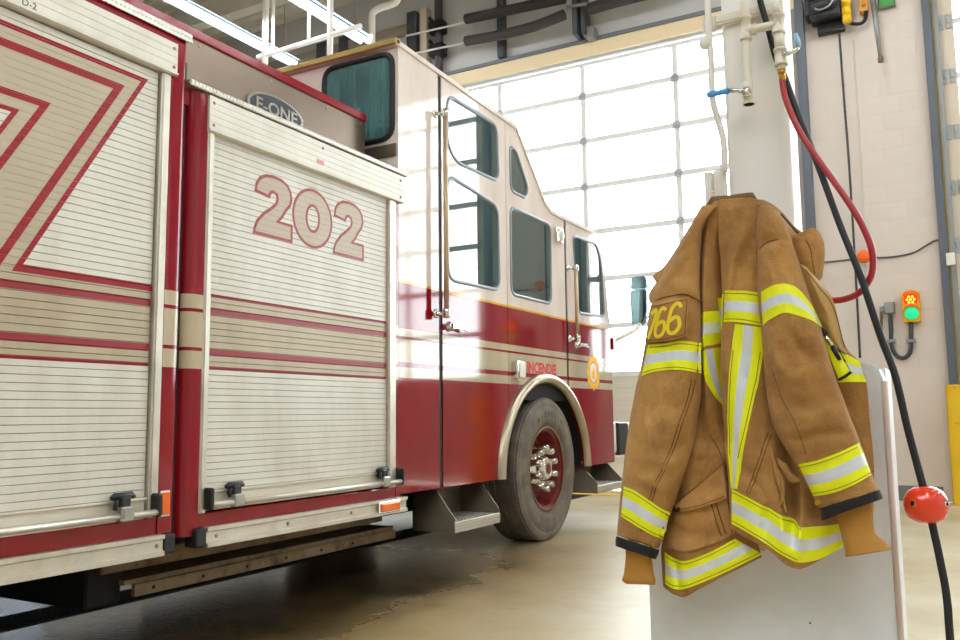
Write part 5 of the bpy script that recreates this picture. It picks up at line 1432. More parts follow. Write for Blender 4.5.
ROWS_SR = [[(-0.3224,1.75,1.4249),(-0.3185,1.7385,1.4213),(-0.3124,1.7322,1.4176),(-0.3054,1.73,1.4141),(-0.2991,1.7322,1.4117),(-0.2954,1.7385,1.4111),(-0.2955,1.75,1.413),(-0.2987,1.758,1.4157),(-0.3044,1.7625,1.4189),(-0.3114,1.764,1.4223),(-0.3179,1.7625,1.4249),(-0.3221,1.758,1.426)],[(-0.3243,1.74,1.3836),(-0.317,1.7205,1.379),(-0.3053,1.7097,1.3758),(-0.2913,1.706,1.3739),(-0.2788,1.7097,1.3736),(-0.2709,1.7205,1.3751),(-0.2704,1.74,1.3791),(-0.2761,1.7537,1.3824),(-0.2872,1.7612,1.3849),(-0.3012,1.7638,1.3866),(-0.3145,1.7612,1.3872),(-0.3232,1.7537,1.3863)],[(-0.3237,1.732,1.3206),(-0.3143,1.7079,1.3159),(-0.2987,1.6946,1.3128),(-0.2802,1.69,1.3111),(-0.2634,1.6946,1.3111),(-0.2527,1.7079,1.3129),(-0.2515,1.732,1.3171),(-0.2587,1.7489,1.3204),(-0.2733,1.7582,1.3227),(-0.2921,1.7614,1.3242),(-0.31,1.7582,1.3245),(-0.3219,1.7489,1.3235)],[(-0.3268,1.73,1.2436),(-0.3155,1.7036,1.2396),(-0.2957,1.689,1.2369),(-0.2718,1.684,1.2352),(-0.2498,1.689,1.235),(-0.2354,1.7036,1.2364),(-0.2329,1.73,1.2398),(-0.2416,1.7485,1.2426),(-0.2602,1.7587,1.2447),(-0.2844,1.7622,1.2462),(-0.3079,1.7587,1.2466),(-0.3238,1.7485,1.2459)],[(-0.3225,1.728,1.1629),(-0.3097,1.6993,1.1603),(-0.2869,1.6834,1.159),(-0.2591,1.678,1.1588),(-0.2335,1.6834,1.1597),(-0.2164,1.6993,1.1614),(-0.213,1.728,1.1642),(-0.2227,1.7481,1.166),(-0.244,1.7592,1.1669),(-0.2723,1.763,1.1669),(-0.2998,1.7592,1.1662),(-0.3186,1.7481,1.1649)],[(-0.3191,1.726,1.0639),(-0.3049,1.6961,1.063),(-0.2785,1.6797,1.0631),(-0.2463,1.674,1.0638),(-0.2163,1.6797,1.0649),(-0.196,1.6961,1.0662),(-0.1912,1.726,1.0676),(-0.2019,1.7469,1.0682),(-0.2265,1.7584,1.068),(-0.2593,1.7624,1.0672),(-0.2916,1.7584,1.0661),(-0.314,1.7469,1.0649)],[(-0.3062,1.724,0.9723),(-0.2915,1.6941,0.9742),(-0.2636,1.6777,0.9781),(-0.2291,1.672,0.983),(-0.1969,1.6777,0.9878),(-0.1748,1.6941,0.9912),(-0.169,1.724,0.9923),(-0.18,1.7449,0.9909),(-0.2061,1.7564,0.9872),(-0.2412,1.7604,0.9821),(-0.2759,1.7564,0.9771),(-0.3002,1.7449,0.9734)],[(-0.2723,1.722,0.9059),(-0.2598,1.6944,0.9098),(-0.2357,1.6792,0.9169),(-0.2057,1.674,0.9257),(-0.1775,1.6792,0.9339),(-0.1581,1.6944,0.9395),(-0.1529,1.722,0.9407),(-0.1625,1.7413,0.9378),(-0.1852,1.7519,0.9311),(-0.2157,1.7556,0.9221),(-0.2459,1.7519,0.9133),(-0.267,1.7413,0.9073)],[(-0.2445,1.72,0.8469),(-0.2336,1.6947,0.8518),(-0.2121,1.6808,0.8603),(-0.1852,1.676,0.8704),(-0.1598,1.6808,0.8797),(-0.1422,1.6947,0.8857),(-0.1374,1.72,0.8866),(-0.1458,1.7377,0.8828),(-0.1661,1.7475,0.8749),(-0.1935,1.7508,0.8646),(-0.2205,1.7475,0.8547),(-0.2395,1.7377,0.848)],[(-0.23,1.72,0.8197),(-0.2198,1.6959,0.8248),(-0.1993,1.6826,0.8332),(-0.1736,1.678,0.8431),(-0.1492,1.6826,0.852),(-0.1322,1.6959,0.8576),(-0.1274,1.72,0.8581),(-0.1354,1.7369,0.8542),(-0.1548,1.7462,0.8464),(-0.181,1.7494,0.8364),(-0.2069,1.7462,0.8269),(-0.2251,1.7369,0.8206)]]
sl = cloth('sleeve', ROWS_SL, 'sl', nu=64, nv=84, closed=True)
sr = cloth('sleeve', ROWS_SR, 'sr', nu=64, nv=84, closed=True)
# cuffs and wristlets
for rows, wr_rows in (
  ([[(-0.6373,1.732,0.7452),(-0.6216,1.7062,0.7474),(-0.5996,1.6919,0.7454),(-0.5753,1.687,0.7405),(-0.5547,1.6919,0.7343),(-0.543,1.7062,0.728),(-0.5452,1.732,0.7224),(-0.557,1.7501,0.721),(-0.577,1.7601,0.7236),(-0.6014,1.7635,0.7288),(-0.6238,1.7601,0.7351),(-0.6376,1.7501,0.7409)],[(-0.6398,1.732,0.7368),(-0.6238,1.7056,0.7393),(-0.6017,1.691,0.7374),(-0.5773,1.686,0.7326),(-0.5567,1.691,0.7264),(-0.5452,1.7056,0.72),(-0.5476,1.732,0.7142),(-0.5596,1.7505,0.7126),(-0.5797,1.7607,0.7151),(-0.6041,1.7642,0.7202),(-0.6265,1.7607,0.7266),(-0.6402,1.7505,0.7324)],[(-0.6402,1.732,0.7244),(-0.6248,1.7062,0.727),(-0.604,1.6919,0.7254),(-0.5812,1.687,0.7209),(-0.5621,1.6919,0.7148),(-0.5516,1.7062,0.7086),(-0.5544,1.732,0.7027),(-0.5658,1.7501,0.701),(-0.5847,1.7601,0.7033),(-0.6076,1.7635,0.7082),(-0.6283,1.7601,0.7143),(-0.6409,1.7501,0.72)]],
   [[(-0.621,1.732,0.7379),(-0.6116,1.7171,0.7392),(-0.5977,1.7088,0.7378),(-0.5819,1.706,0.7346),(-0.5681,1.7088,0.7306),(-0.5601,1.7171,0.7267),(-0.5611,1.732,0.7234),(-0.5684,1.7425,0.7227),(-0.5812,1.7482,0.7244),(-0.597,1.7502,0.7277),(-0.6115,1.7482,0.7317),(-0.6206,1.7425,0.7353)],[(-0.6187,1.732,0.7053),(-0.6096,1.7171,0.7077),(-0.5962,1.7088,0.7087),(-0.5812,1.706,0.7087),(-0.5681,1.7088,0.7077),(-0.5606,1.7171,0.7059),(-0.5618,1.732,0.7032),(-0.5689,1.7425,0.7015),(-0.5812,1.7482,0.7009),(-0.5962,1.7502,0.7011),(-0.61,1.7482,0.702),(-0.6186,1.7425,0.7034)],[(-0.6224,1.73,0.6707),(-0.6131,1.7162,0.6738),(-0.5988,1.7086,0.6765),(-0.5821,1.706,0.6788),(-0.5674,1.7086,0.68),(-0.5585,1.7162,0.6798),(-0.5588,1.73,0.6777),(-0.5662,1.7396,0.6754),(-0.5795,1.745,0.6732),(-0.5961,1.7468,0.6711),(-0.6115,1.745,0.6696),(-0.6215,1.7396,0.6694)],[(-0.6265,1.728,0.6565),(-0.6166,1.7142,0.6598),(-0.6007,1.7066,0.6627),(-0.5819,1.704,0.6652),(-0.5651,1.7066,0.6666),(-0.5547,1.7142,0.6666),(-0.5544,1.728,0.6644),(-0.5623,1.7376,0.662),(-0.5772,1.743,0.6595),(-0.5959,1.7448,0.6572),(-0.6135,1.743,0.6556),(-0.625,1.7376,0.6551)],[(-0.6169,1.728,0.6492),(-0.6087,1.7165,0.6517),(-0.5953,1.7102,0.6536),(-0.5794,1.708,0.6548),(-0.5651,1.7102,0.6552),(-0.5562,1.7165,0.6544),(-0.5559,1.728,0.6523),(-0.5625,1.736,0.6505),(-0.5751,1.7405,0.649),(-0.5909,1.742,0.648),(-0.6058,1.7405,0.6475),(-0.6156,1.736,0.6478)]]),
  ([[(-0.2308,1.72,0.8206),(-0.2203,1.6942,0.8259),(-0.1994,1.6799,0.8344),(-0.1732,1.675,0.8443),(-0.1485,1.6799,0.8531),(-0.1313,1.6942,0.8586),(-0.1265,1.72,0.859),(-0.1347,1.7381,0.855),(-0.1545,1.7481,0.8472),(-0.1811,1.7515,0.8372),(-0.2075,1.7481,0.8276),(-0.226,1.7381,0.8214)],[(-0.2287,1.72,0.8106),(-0.2181,1.6936,0.8162),(-0.197,1.679,0.8252),(-0.1707,1.674,0.8356),(-0.1458,1.679,0.8449),(-0.1285,1.6936,0.8507),(-0.1236,1.72,0.851),(-0.1319,1.7385,0.8468),(-0.1518,1.7487,0.8385),(-0.1787,1.7522,0.8279),(-0.2052,1.7487,0.8179),(-0.2239,1.7385,0.8114)],[(-0.2285,1.72,0.7987),(-0.2178,1.6942,0.8047),(-0.1965,1.6799,0.8145),(-0.1697,1.675,0.8259),(-0.1443,1.6799,0.8361),(-0.1267,1.6942,0.8426),(-0.1216,1.72,0.8431),(-0.13,1.7381,0.8385),(-0.1502,1.7481,0.8295),(-0.1774,1.7515,0.8179),(-0.2044,1.7481,0.8069),(-0.2234,1.7381,0.7996)]],
   [[(-0.2054,1.72,0.8226),(-0.199,1.7051,0.8257),(-0.1854,1.6968,0.8306),(-0.168,1.694,0.8365),(-0.1513,1.6968,0.8418),(-0.1397,1.7051,0.8451),(-0.1364,1.72,0.8452),(-0.1418,1.7305,0.8428),(-0.1548,1.7362,0.8381),(-0.1724,1.7382,0.8323),(-0.1897,1.7362,0.8267),(-0.2019,1.7305,0.8231)],[(-0.1999,1.72,0.7974),(-0.194,1.7051,0.8005),(-0.1819,1.6968,0.8053),(-0.1665,1.694,0.8108),(-0.1518,1.6968,0.8156),(-0.1416,1.7051,0.8185),(-0.1388,1.72,0.8183),(-0.1437,1.7305,0.8158),(-0.1553,1.7362,0.8113),(-0.1709,1.7382,0.8059),(-0.1862,1.7362,0.8008),(-0.1969,1.7305,0.7976)],[(-0.1944,1.718,0.7689),(-0.1889,1.7031,0.7719),(-0.1777,1.6948,0.7755),(-0.1635,1.692,0.7794),(-0.15,1.6948,0.7824),(-0.1406,1.7031,0.7839),(-0.1382,1.718,0.7829),(-0.1427,1.7285,0.7806),(-0.1535,1.7342,0.7774),(-0.1678,1.7362,0.7736),(-0.1818,1.7342,0.7703),(-0.1917,1.7285,0.7685)],[(-0.1911,1.717,0.7495),(-0.1846,1.6998,0.7533),(-0.1714,1.6903,0.7584),(-0.1545,1.687,0.7639),(-0.1384,1.6903,0.7684),(-0.1272,1.6998,0.7707),(-0.1241,1.717,0.7697),(-0.1294,1.7291,0.7667),(-0.1421,1.7357,0.7621),(-0.1592,1.738,0.7567),(-0.176,1.7357,0.7519),(-0.1878,1.7291,0.7491)],[(-0.1898,1.714,0.7356),(-0.1824,1.6945,0.74),(-0.167,1.6837,0.7452),(-0.1474,1.68,0.7505),(-0.1286,1.6837,0.7547),(-0.1156,1.6945,0.7566),(-0.1118,1.714,0.755),(-0.1178,1.7277,0.7518),(-0.1326,1.7352,0.7472),(-0.1524,1.7378,0.7419),(-0.1721,1.7352,0.7374),(-0.186,1.7277,0.7349)]])):
    cf = cloth('cuff', rows, 'c', CUFF, 40, 8, True, .003, rel=.3)
    cloth('wristlet', wr_rows, 'w', KNIT, 40, 26, True, .003, rel=.5)
# collar
ROWS_C = [[(-0.4217,1.78,1.4577),(-0.4141,1.7731,1.4558),(-0.3972,1.7693,1.4544),(-0.3752,1.768,1.4535),(-0.3541,1.7693,1.4533),(-0.3393,1.7731,1.4538),(-0.3349,1.78,1.4554),(-0.3415,1.7848,1.4568),(-0.3577,1.7875,1.4579),(-0.3796,1.7884,1.4587),(-0.4013,1.7875,1.4591),(-0.4169,1.7848,1.4588)],[(-0.4262,1.78,1.4518),(-0.4176,1.772,1.4493),(-0.3987,1.7675,1.4469),(-0.3741,1.766,1.4449),(-0.3506,1.7675,1.4436),(-0.3342,1.772,1.4435),(-0.3293,1.78,1.4451),(-0.3367,1.7856,1.4469),(-0.3548,1.7887,1.4489),(-0.3792,1.7898,1.4509),(-0.4035,1.7887,1.4523),(-0.4209,1.7856,1.4528)],[(-0.4343,1.785,1.4409),(-0.4244,1.7758,1.4379),(-0.4025,1.7707,1.4347),(-0.3744,1.769,1.4317),(-0.3473,1.7707,1.4296),(-0.3285,1.7758,1.4289),(-0.3229,1.785,1.4305),(-0.3314,1.7914,1.4327),(-0.3521,1.795,1.4354),(-0.3801,1.7962,1.4383),(-0.4081,1.795,1.4407),(-0.4281,1.7914,1.4418)],[(-0.4381,1.79,1.4293),(-0.4275,1.7808,1.4265),(-0.4037,1.7757,1.4235),(-0.3729,1.774,1.4208),(-0.3433,1.7757,1.419),(-0.3226,1.7808,1.4185),(-0.3164,1.79,1.4201),(-0.3254,1.7964,1.4222),(-0.348,1.8,1.4247),(-0.3786,1.8012,1.4273),(-0.4092,1.8,1.4293),(-0.4313,1.7964,1.4302)]]
cloth('collar', ROWS_C, 'col', COLLAR, 48, 10, True, .004, rel=.8)
# far shoulder behind the left sleeve
cloth('shoulder_fold', [[(-0.4202,1.8,1.4576),(-0.4264,1.78,1.4453),(-0.4308,1.76,1.4221)],[(-0.4467,1.8,1.4413),(-0.4531,1.78,1.4204),(-0.4596,1.76,1.3911)],[(-0.4834,1.8,1.3928),(-0.4844,1.785,1.3725),(-0.4855,1.77,1.3481)],[(-0.5279,1.8,1.3309),(-0.5216,1.785,1.3191),(-0.509,1.77,1.3004)],[(-0.5628,1.8,1.3007),(-0.5517,1.785,1.2888),(-0.5386,1.77,1.2725)]], 'sf', CANVAS, 16, 40)
cloth('shoulder_tuck', [[(-0.5324,1.79,1.3076),(-0.5109,1.76,1.2883),(-0.496,1.75,1.2599)],[(-0.5534,1.79,1.283),(-0.5314,1.76,1.2641),(-0.514,1.75,1.24)],[(-0.5677,1.79,1.262),(-0.5469,1.765,1.2442),(-0.5276,1.75,1.2238)],[(-0.5661,1.79,1.2419),(-0.5489,1.77,1.2318),(-0.5309,1.76,1.2165)]], 'st', CANVAS, 16, 20)
# yoke, open front and its flaps on the right
cloth('yoke', [[(-0.3328,1.755,1.4357),(-0.3055,1.755,1.4279),(-0.2791,1.765,1.4058),(-0.2579,1.78,1.3752),(-0.2465,1.79,1.3654)],[(-0.3247,1.74,1.4188),(-0.2978,1.74,1.4091),(-0.2745,1.755,1.3867),(-0.2556,1.77,1.3525),(-0.2401,1.79,1.34)],[(-0.3187,1.735,1.3984),(-0.2857,1.74,1.3789),(-0.2633,1.755,1.3425),(-0.2482,1.77,1.3109),(-0.2291,1.79,1.2959)]], 'y', CANVAS, 40, 24)
cloth('front_collar_flap', [[(-0.2872,1.775,1.3528),(-0.2504,1.762,1.3545),(-0.221,1.756,1.3621),(-0.2093,1.762,1.3538),(-0.2021,1.77,1.3323)],[(-0.2861,1.77,1.3189),(-0.2482,1.75,1.3258),(-0.2216,1.748,1.3306),(-0.2077,1.75,1.3194),(-0.201,1.766,1.3094)],[(-0.2754,1.765,1.2843),(-0.2443,1.748,1.2849),(-0.2233,1.742,1.28),(-0.2121,1.754,1.2788),(-0.2046,1.77,1.2864)],[(-0.2492,1.76,1.261),(-0.2332,1.75,1.2543),(-0.2221,1.75,1.2533),(-0.214,1.76,1.2579),(-0.2101,1.775,1.2636)]], 'fc', CANVAS, 36, 36)
cloth('storm_flap', [[(-0.2523,1.74,1.2885),(-0.2439,1.734,1.2887),(-0.2327,1.744,1.2832)],[(-0.2462,1.74,1.262),(-0.2247,1.732,1.2629),(-0.2061,1.75,1.2441)],[(-0.2374,1.744,1.2261),(-0.2138,1.732,1.2268),(-0.19,1.754,1.2158)],[(-0.2233,1.748,1.1901),(-0.1985,1.736,1.1853),(-0.1825,1.76,1.1671)],[(-0.2091,1.752,1.1583),(-0.1904,1.742,1.1486),(-0.1778,1.764,1.1303)],[(-0.1915,1.756,1.1246),(-0.1822,1.75,1.1199),(-0.1719,1.766,1.1108)]], 'fl', LINING, 24, 40)
cloth('inner_front', [[(-0.2525,1.78,1.2539),(-0.2251,1.78,1.2375),(-0.1988,1.785,1.22)],[(-0.2336,1.78,1.182),(-0.2009,1.775,1.1597),(-0.1764,1.785,1.1297)],[(-0.2145,1.78,1.1214),(-0.1817,1.775,1.1118),(-0.1549,1.785,1.0976)],[(-0.2032,1.78,1.0583),(-0.1702,1.775,1.061),(-0.143,1.785,1.0586)],[(-0.1964,1.78,0.9845),(-0.1639,1.775,0.9844),(-0.1402,1.785,0.9841)],[(-0.1971,1.78,0.9041),(-0.1616,1.775,0.8993),(-0.1382,1.785,0.8974)],[(-0.2092,1.78,0.8128),(-0.1739,1.775,0.8036),(-0.1449,1.785,0.8114)]], 'if', CANVAS, 24, 60)
cloth('dark_opening', [[(-0.2438,1.766,1.2373),(-0.2291,1.766,1.2321)],[(-0.2248,1.766,1.1722),(-0.2033,1.766,1.163)],[(-0.2082,1.766,1.1398),(-0.1842,1.766,1.1152)],[(-0.1846,1.766,1.1075),(-0.1683,1.766,1.0798)]], 'do', DARKIN, 10, 20)
tg = cloth('pull_tab', [[(-0.217,1.746,1.166),(-0.2086,1.746,1.1539),(-0.2002,1.746,1.1418)],[(-0.2078,1.744,1.1304),(-0.1971,1.742,1.124),(-0.1855,1.746,1.116)],[(-0.1971,1.744,1.0953),(-0.1862,1.742,1.0947),(-0.176,1.746,1.0964)],[(-0.1867,1.746,1.0615),(-0.1755,1.744,1.0687),(-0.1659,1.748,1.0762)]], 'tb', LIME, 20, 30)
mb = MB()
za, zb, zc = [[(-0.2077,1.738,1.1512),(-0.1931,1.738,1.1235),(-0.1821,1.738,1.0982)]][0]
mb.tube([za, zb], .0038, 10); mb.tube([zb, zc], [.0055, .0035], 10, 1); mb.lathe([(0, -.006), (.007, -.004), (.007, .004), (0, .006)], za, 'Y', 10, 1)
mb.build('snap_hook', [M['chrome'], M['black']], coat)
mb = MB(); e_ = [[(-0.1872,1.742,1.0605),(-0.1752,1.74,1.0667),(-0.1647,1.744,1.075)]][0]; mb.tube(e_, .0028, 8); mb.build('black_binding', CUFF, tg)

# ---- tape, patch, pockets, seams laid on the cloth
def hit(targets, x, z, last):
    best = None
    for k in targets:
        h = GR[k].ray_cast(Vector((x, 1.2, z)), Vector((0, 1, 0)))
        if h[0] is not None and (best is None or h[0].y < best[0].y): best = h
    if best is None: return last
    return best[0].y
def poly_at(L_, t):
    n = len(L_) - 1; x = min(max(t, 0), 1) * n; i = min(int(x), n - 1); f = x - i
    return (L_[i][0] * (1 - f) + L_[i + 1][0] * f, L_[i][1] * (1 - f) + L_[i + 1][1] * f)
def patch(name, top, bot, targets, mats, bands, nu=30, nv=9, off=.0016, parent=None, back=None, smooth_top=True):
    """piece of tape between two edge lines, laid on the cloth; bands = [(share, material index)]"""
    P, Q = [], []
    T3 = [Vector((p[0], 0, p[1])) for p in top]; B3 = [Vector((p[0], 0, p[1])) for p in bot]
    for i in range(nv + 1):
        row = []; last = None
        for j in range(nu + 1):
            if smooth_top and len(top) > 2: a, b_ = samp(T3, j / nu), samp(B3, j / nu)
            else:
                a = Vector((poly_at(top, j / nu)[0], 0, poly_at(top, j / nu)[1])); b_ = Vector((poly_at(bot, j / nu)[0], 0, poly_at(bot, j / nu)[1]))
            p = a.lerp(b_, i / nv)
            y = hit(targets, p.x, p.z, last)
            row.append([p.x, y, p.z])
            if y is not None: last = y
        known = [r[1] for r in row if r[1] is not None] or [1.74]
        for r in row:
            if r[1] is None: r[1] = known[0]
        P.append(row)
    # smooth depth a little, then lift
    V = []
    for row in P: V.append([Vector((r[0], r[1] - off, r[2])) for r in row])
    mb = MB()
    edges = []
    s = 0
    for sh, mi in bands: s += sh; edges.append((s, mi))
    def mf(i, j):
        t = (i + .5) / nv
        for e, mi in edges:
            if t <= e + 1e-6: return mi
        return edges[-1][1]
    mb.grid(V, matfn=mf)
    # skirt down to the cloth
    brd = [(0, j) for j in range(nu + 1)] + [(i, nu) for i in range(1, nv + 1)] + [(nv, j) for j in range(nu - 1, -1, -1)] + [(i, 0) for i in range(nv - 1, 0, -1)]
    pts = [V[i][j] for i, j in brd]
    low = [p + Vector((0, off + .001, 0)) for p in pts]
    k = len(pts)
    mb.faces_from(pts + low, [(i, (i + 1) % k, k + (i + 1) % k, k + i) for i in range(k)], edges[0][1])
    return mb.build(name, mats, parent or coat)
TB = [(1 / 3, 0), (1 / 3, 1), (1 / 3, 0)]
TM = [LIME, SILVER]
SLK, SRK, RK, LK = 'sleevesl', 'sleevesr', 'front_panelr', 'back_panell'
# sleeve tapes
patch('sleeve_tape', [(-0.547,1.1438),(-0.508,1.1429),(-0.4706,1.1461),(-0.4374,1.1417)], [(-0.5641,1.0793),(-0.5183,1.087),(-0.4749,1.0875),(-0.4384,1.0803)], [SLK], TM, TB, parent=sl)
patch('sleeve_tape', [(-0.6106,0.8509),(-0.5793,0.8438),(-0.5463,0.825),(-0.5151,0.8016)], [(-0.6174,0.7899),(-0.5878,0.7793),(-0.5567,0.762),(-0.5314,0.7458)], [SLK], TM, TB, parent=sl)
patch('sleeve_tape', [(-0.3147,1.2346),(-0.2928,1.2426),(-0.2668,1.2453),(-0.2437,1.2346),(-0.2238,1.2034),(-0.209,1.1644)], [(-0.3158,1.1701),(-0.2939,1.1804),(-0.2678,1.1883),(-0.2428,1.1808),(-0.2218,1.1719),(-0.2075,1.1587)], [SRK], TM, TB, nu=44, parent=sr)
patch('sleeve_tape', [(-0.2622,0.9022),(-0.2248,0.912),(-0.1862,0.9271),(-0.1541,0.9436)], [(-0.2379,0.8441),(-0.2004,0.8536),(-0.1658,0.869),(-0.1376,0.8858)], [SRK], TM, TB, parent=sr)
# chest tapes
patch('chest_tape', [(-0.3904,1.2475),(-0.354,1.2435),(-0.3184,1.2376)], [(-0.397,1.1849),(-0.3588,1.1794),(-0.3187,1.171)], [RK], TM, TB, nu=24)
patch('chest_tape', [(-0.4429,1.2011),(-0.4324,1.2066),(-0.422,1.209),(-0.4097,1.2123)], [(-0.4459,1.1277),(-0.4353,1.1354),(-0.4228,1.14),(-0.4104,1.1465)], [LK], TM, TB, nu=16)
patch('chest_tape', [(-0.4127,1.2373),(-0.4045,1.2398),(-0.3943,1.2411)], [(-0.4115,1.1691),(-0.4064,1.1688),(-0.4013,1.1706)], [LK, RK], TM, TB, nu=10, off=.004)
# tapes down the front
patch('vertical_tape', [(-0.371,1.1772),(-0.3809,1.1215),(-0.3896,1.0558),(-0.3956,0.9865),(-0.3975,0.9176),(-0.3955,0.8513)], [(-0.3179,1.1679),(-0.3221,1.1188),(-0.336,1.0446),(-0.3524,0.9764),(-0.3678,0.9122),(-0.381,0.8518)], [RK], TM, TB, nu=50, nv=9)
patch('vertical_tape', [(-0.4439,1.1256),(-0.4404,1.0843),(-0.4307,1.0473),(-0.4158,1.0186)], [(-0.4129,1.1364),(-0.4105,1.0955),(-0.4091,1.0589),(-0.4074,1.0266)], [LK], TM, TB, nu=24)
# hem tapes
patch('hem_tape', [(-0.5423,0.7141),(-0.5186,0.7048),(-0.4919,0.7047),(-0.4468,0.7226),(-0.3965,0.751)], [(-0.5424,0.6503),(-0.5229,0.645),(-0.4981,0.6482),(-0.4328,0.677),(-0.3461,0.7236)], [LK], TM, TB, nu=44)
patch('hem_tape', [(-0.3933,0.8503),(-0.3605,0.837),(-0.3222,0.8168),(-0.2918,0.8013),(-0.2657,0.786),(-0.2305,0.786),(-0.1924,0.7898)], [(-0.3962,0.7829),(-0.3635,0.7694),(-0.329,0.7508),(-0.2988,0.7324),(-0.2707,0.7215),(-0.2371,0.7257),(-0.1999,0.7463)], [RK], TM, TB, nu=60)
patch('hem_tape', [(-0.1892,1.1163),(-0.1716,1.1097),(-0.1527,1.0972)], [(-0.1924,1.057),(-0.1673,1.0572),(-0.1427,1.0565)], ['inner_frontif'], TM, TB, nu=14)
# number patch
PR = [[(-0.5345,1.696,1.2238),(-0.5061,1.68,1.2252),(-0.4764,1.671,1.228),(-0.4486,1.674,1.2324)],[(-0.5428,1.698,1.1859),(-0.5111,1.678,1.1862),(-0.4814,1.669,1.1896),(-0.4517,1.672,1.192)],[(-0.5523,1.7,1.1479),(-0.5188,1.678,1.1457),(-0.487,1.669,1.1474),(-0.4562,1.672,1.153)]]
np_ = cloth('number_patch', PR, 'np', CANVAS, 30, 20, False, .004, sl, .25)
pa = [(p[0], p[2]) for p in PR[0]]; pb = [(p[0], p[2]) for p in PR[2]]
NP = ['number_patchnp']
DP = [  # strokes in patch coordinates (0..1 across, 0..1 down)
 [(.06, .24), (.20, .17), (.17, .50), (.08, .90)],
 [(.47, .22), (.40, .15), (.32, .20), (.27, .40), (.25, .74), (.31, .86), (.42, .84), (.48, .70), (.46, .54), (.39, .49), (.28, .56)],
 [(.84, .22), (.76, .10), (.66, .14), (.60, .28), (.56, .66), (.62, .82), (.75, .82), (.83, .68), (.80, .50), (.72, .44), (.59, .52)]]
def pt_on(s, t):
    a, b_ = poly_at(pa, s), poly_at(pb, s)
    return (a[0] * (1 - t) + b_[0] * t, a[1] * (1 - t) + b_[1] * t)
def ribbon(name, pts, w, targets, m, off, parent=None, n=6):
    """narrow band of stitching or lettering along a line on the cloth"""
    S3 = smooth_path([(p[0], 0, p[1]) for p in pts], n)
    top, bot = [], []
    for i, p in enumerate(S3):
        d = (S3[min(i + 1, len(S3) - 1)] - S3[max(i - 1, 0)]).normalized()
        q = Vector((-d.z, 0, d.x)) * (w / 2)
        top.append((p.x + q.x, p.z + q.z)); bot.append((p.x - q.x, p.z - q.z))
    return patch(name, top, bot, targets, [m], [(1, 0)], len(S3) - 1, 1, off, parent, smooth_top=False)
for D in DP:
    ribbon('digit', [pt_on(*p) for p in D], .0072, NP, DIGIT, .0012, np_)
def seam(parent, targets, d, pts, w=.0012, off=.0012, name='stitching'):
    ribbon(name, pts, w, targets, THREAD, off, parent)
seam(sl, [SLK], 3, [(-0.448,1.0664),(-0.4688,0.9973),(-0.4957,0.9298),(-0.5357,0.8437),(-0.5518,0.7975),(-0.5635,0.7613)])
seam(sl, [SLK], 3, [(-0.454,1.0666),(-0.4749,0.9973),(-0.5018,0.9297),(-0.5419,0.8435),(-0.5581,0.7972),(-0.5697,0.7629)])
seam(sl, [SLK], 3, [(-0.5285,1.2336),(-0.5009,1.2398),(-0.4615,1.2408),(-0.4338,1.2244)], .002)
seam(sr, [SRK], 3, [(-0.2979,1.0772),(-0.2823,1.0237),(-0.2608,0.9859),(-0.2502,0.9487),(-0.2446,0.9211)])
seam(sr, [SRK], 3, [(-0.3144,1.3218),(-0.2988,1.333),(-0.2763,1.3354)], .002)
seam(right_b, [RK], 0, [(-0.319,0.9628),(-0.3342,0.9184),(-0.3514,0.8739),(-0.3622,0.8447)])
seam(right_b, [RK], 0, [(-0.3136,0.9589),(-0.3287,0.9146),(-0.3459,0.8702),(-0.3566,0.843)])
seam(right_b, [RK], 0, [(-0.3123,1.4109),(-0.32,1.371),(-0.3231,1.3024),(-0.3242,1.2381)], .0018)
seam(left_b, [LK], -2, [(-0.4385,0.9563),(-0.4235,0.9303),(-0.4109,0.8987)])
seam(np_, NP, 3.5, [pt_on(*p) for p in ((.03, .05), (.5, .05), (.96, .05))], .0011, .0010)
seam(np_, NP, 3.5, [pt_on(*p) for p in ((.03, .95), (.5, .95), (.96, .95))], .0011, .0010)
seam(np_, NP, 3.5, [pt_on(*p) for p in ((.96, .05), (.96, .5), (.96, .95))], .0011, .0010)
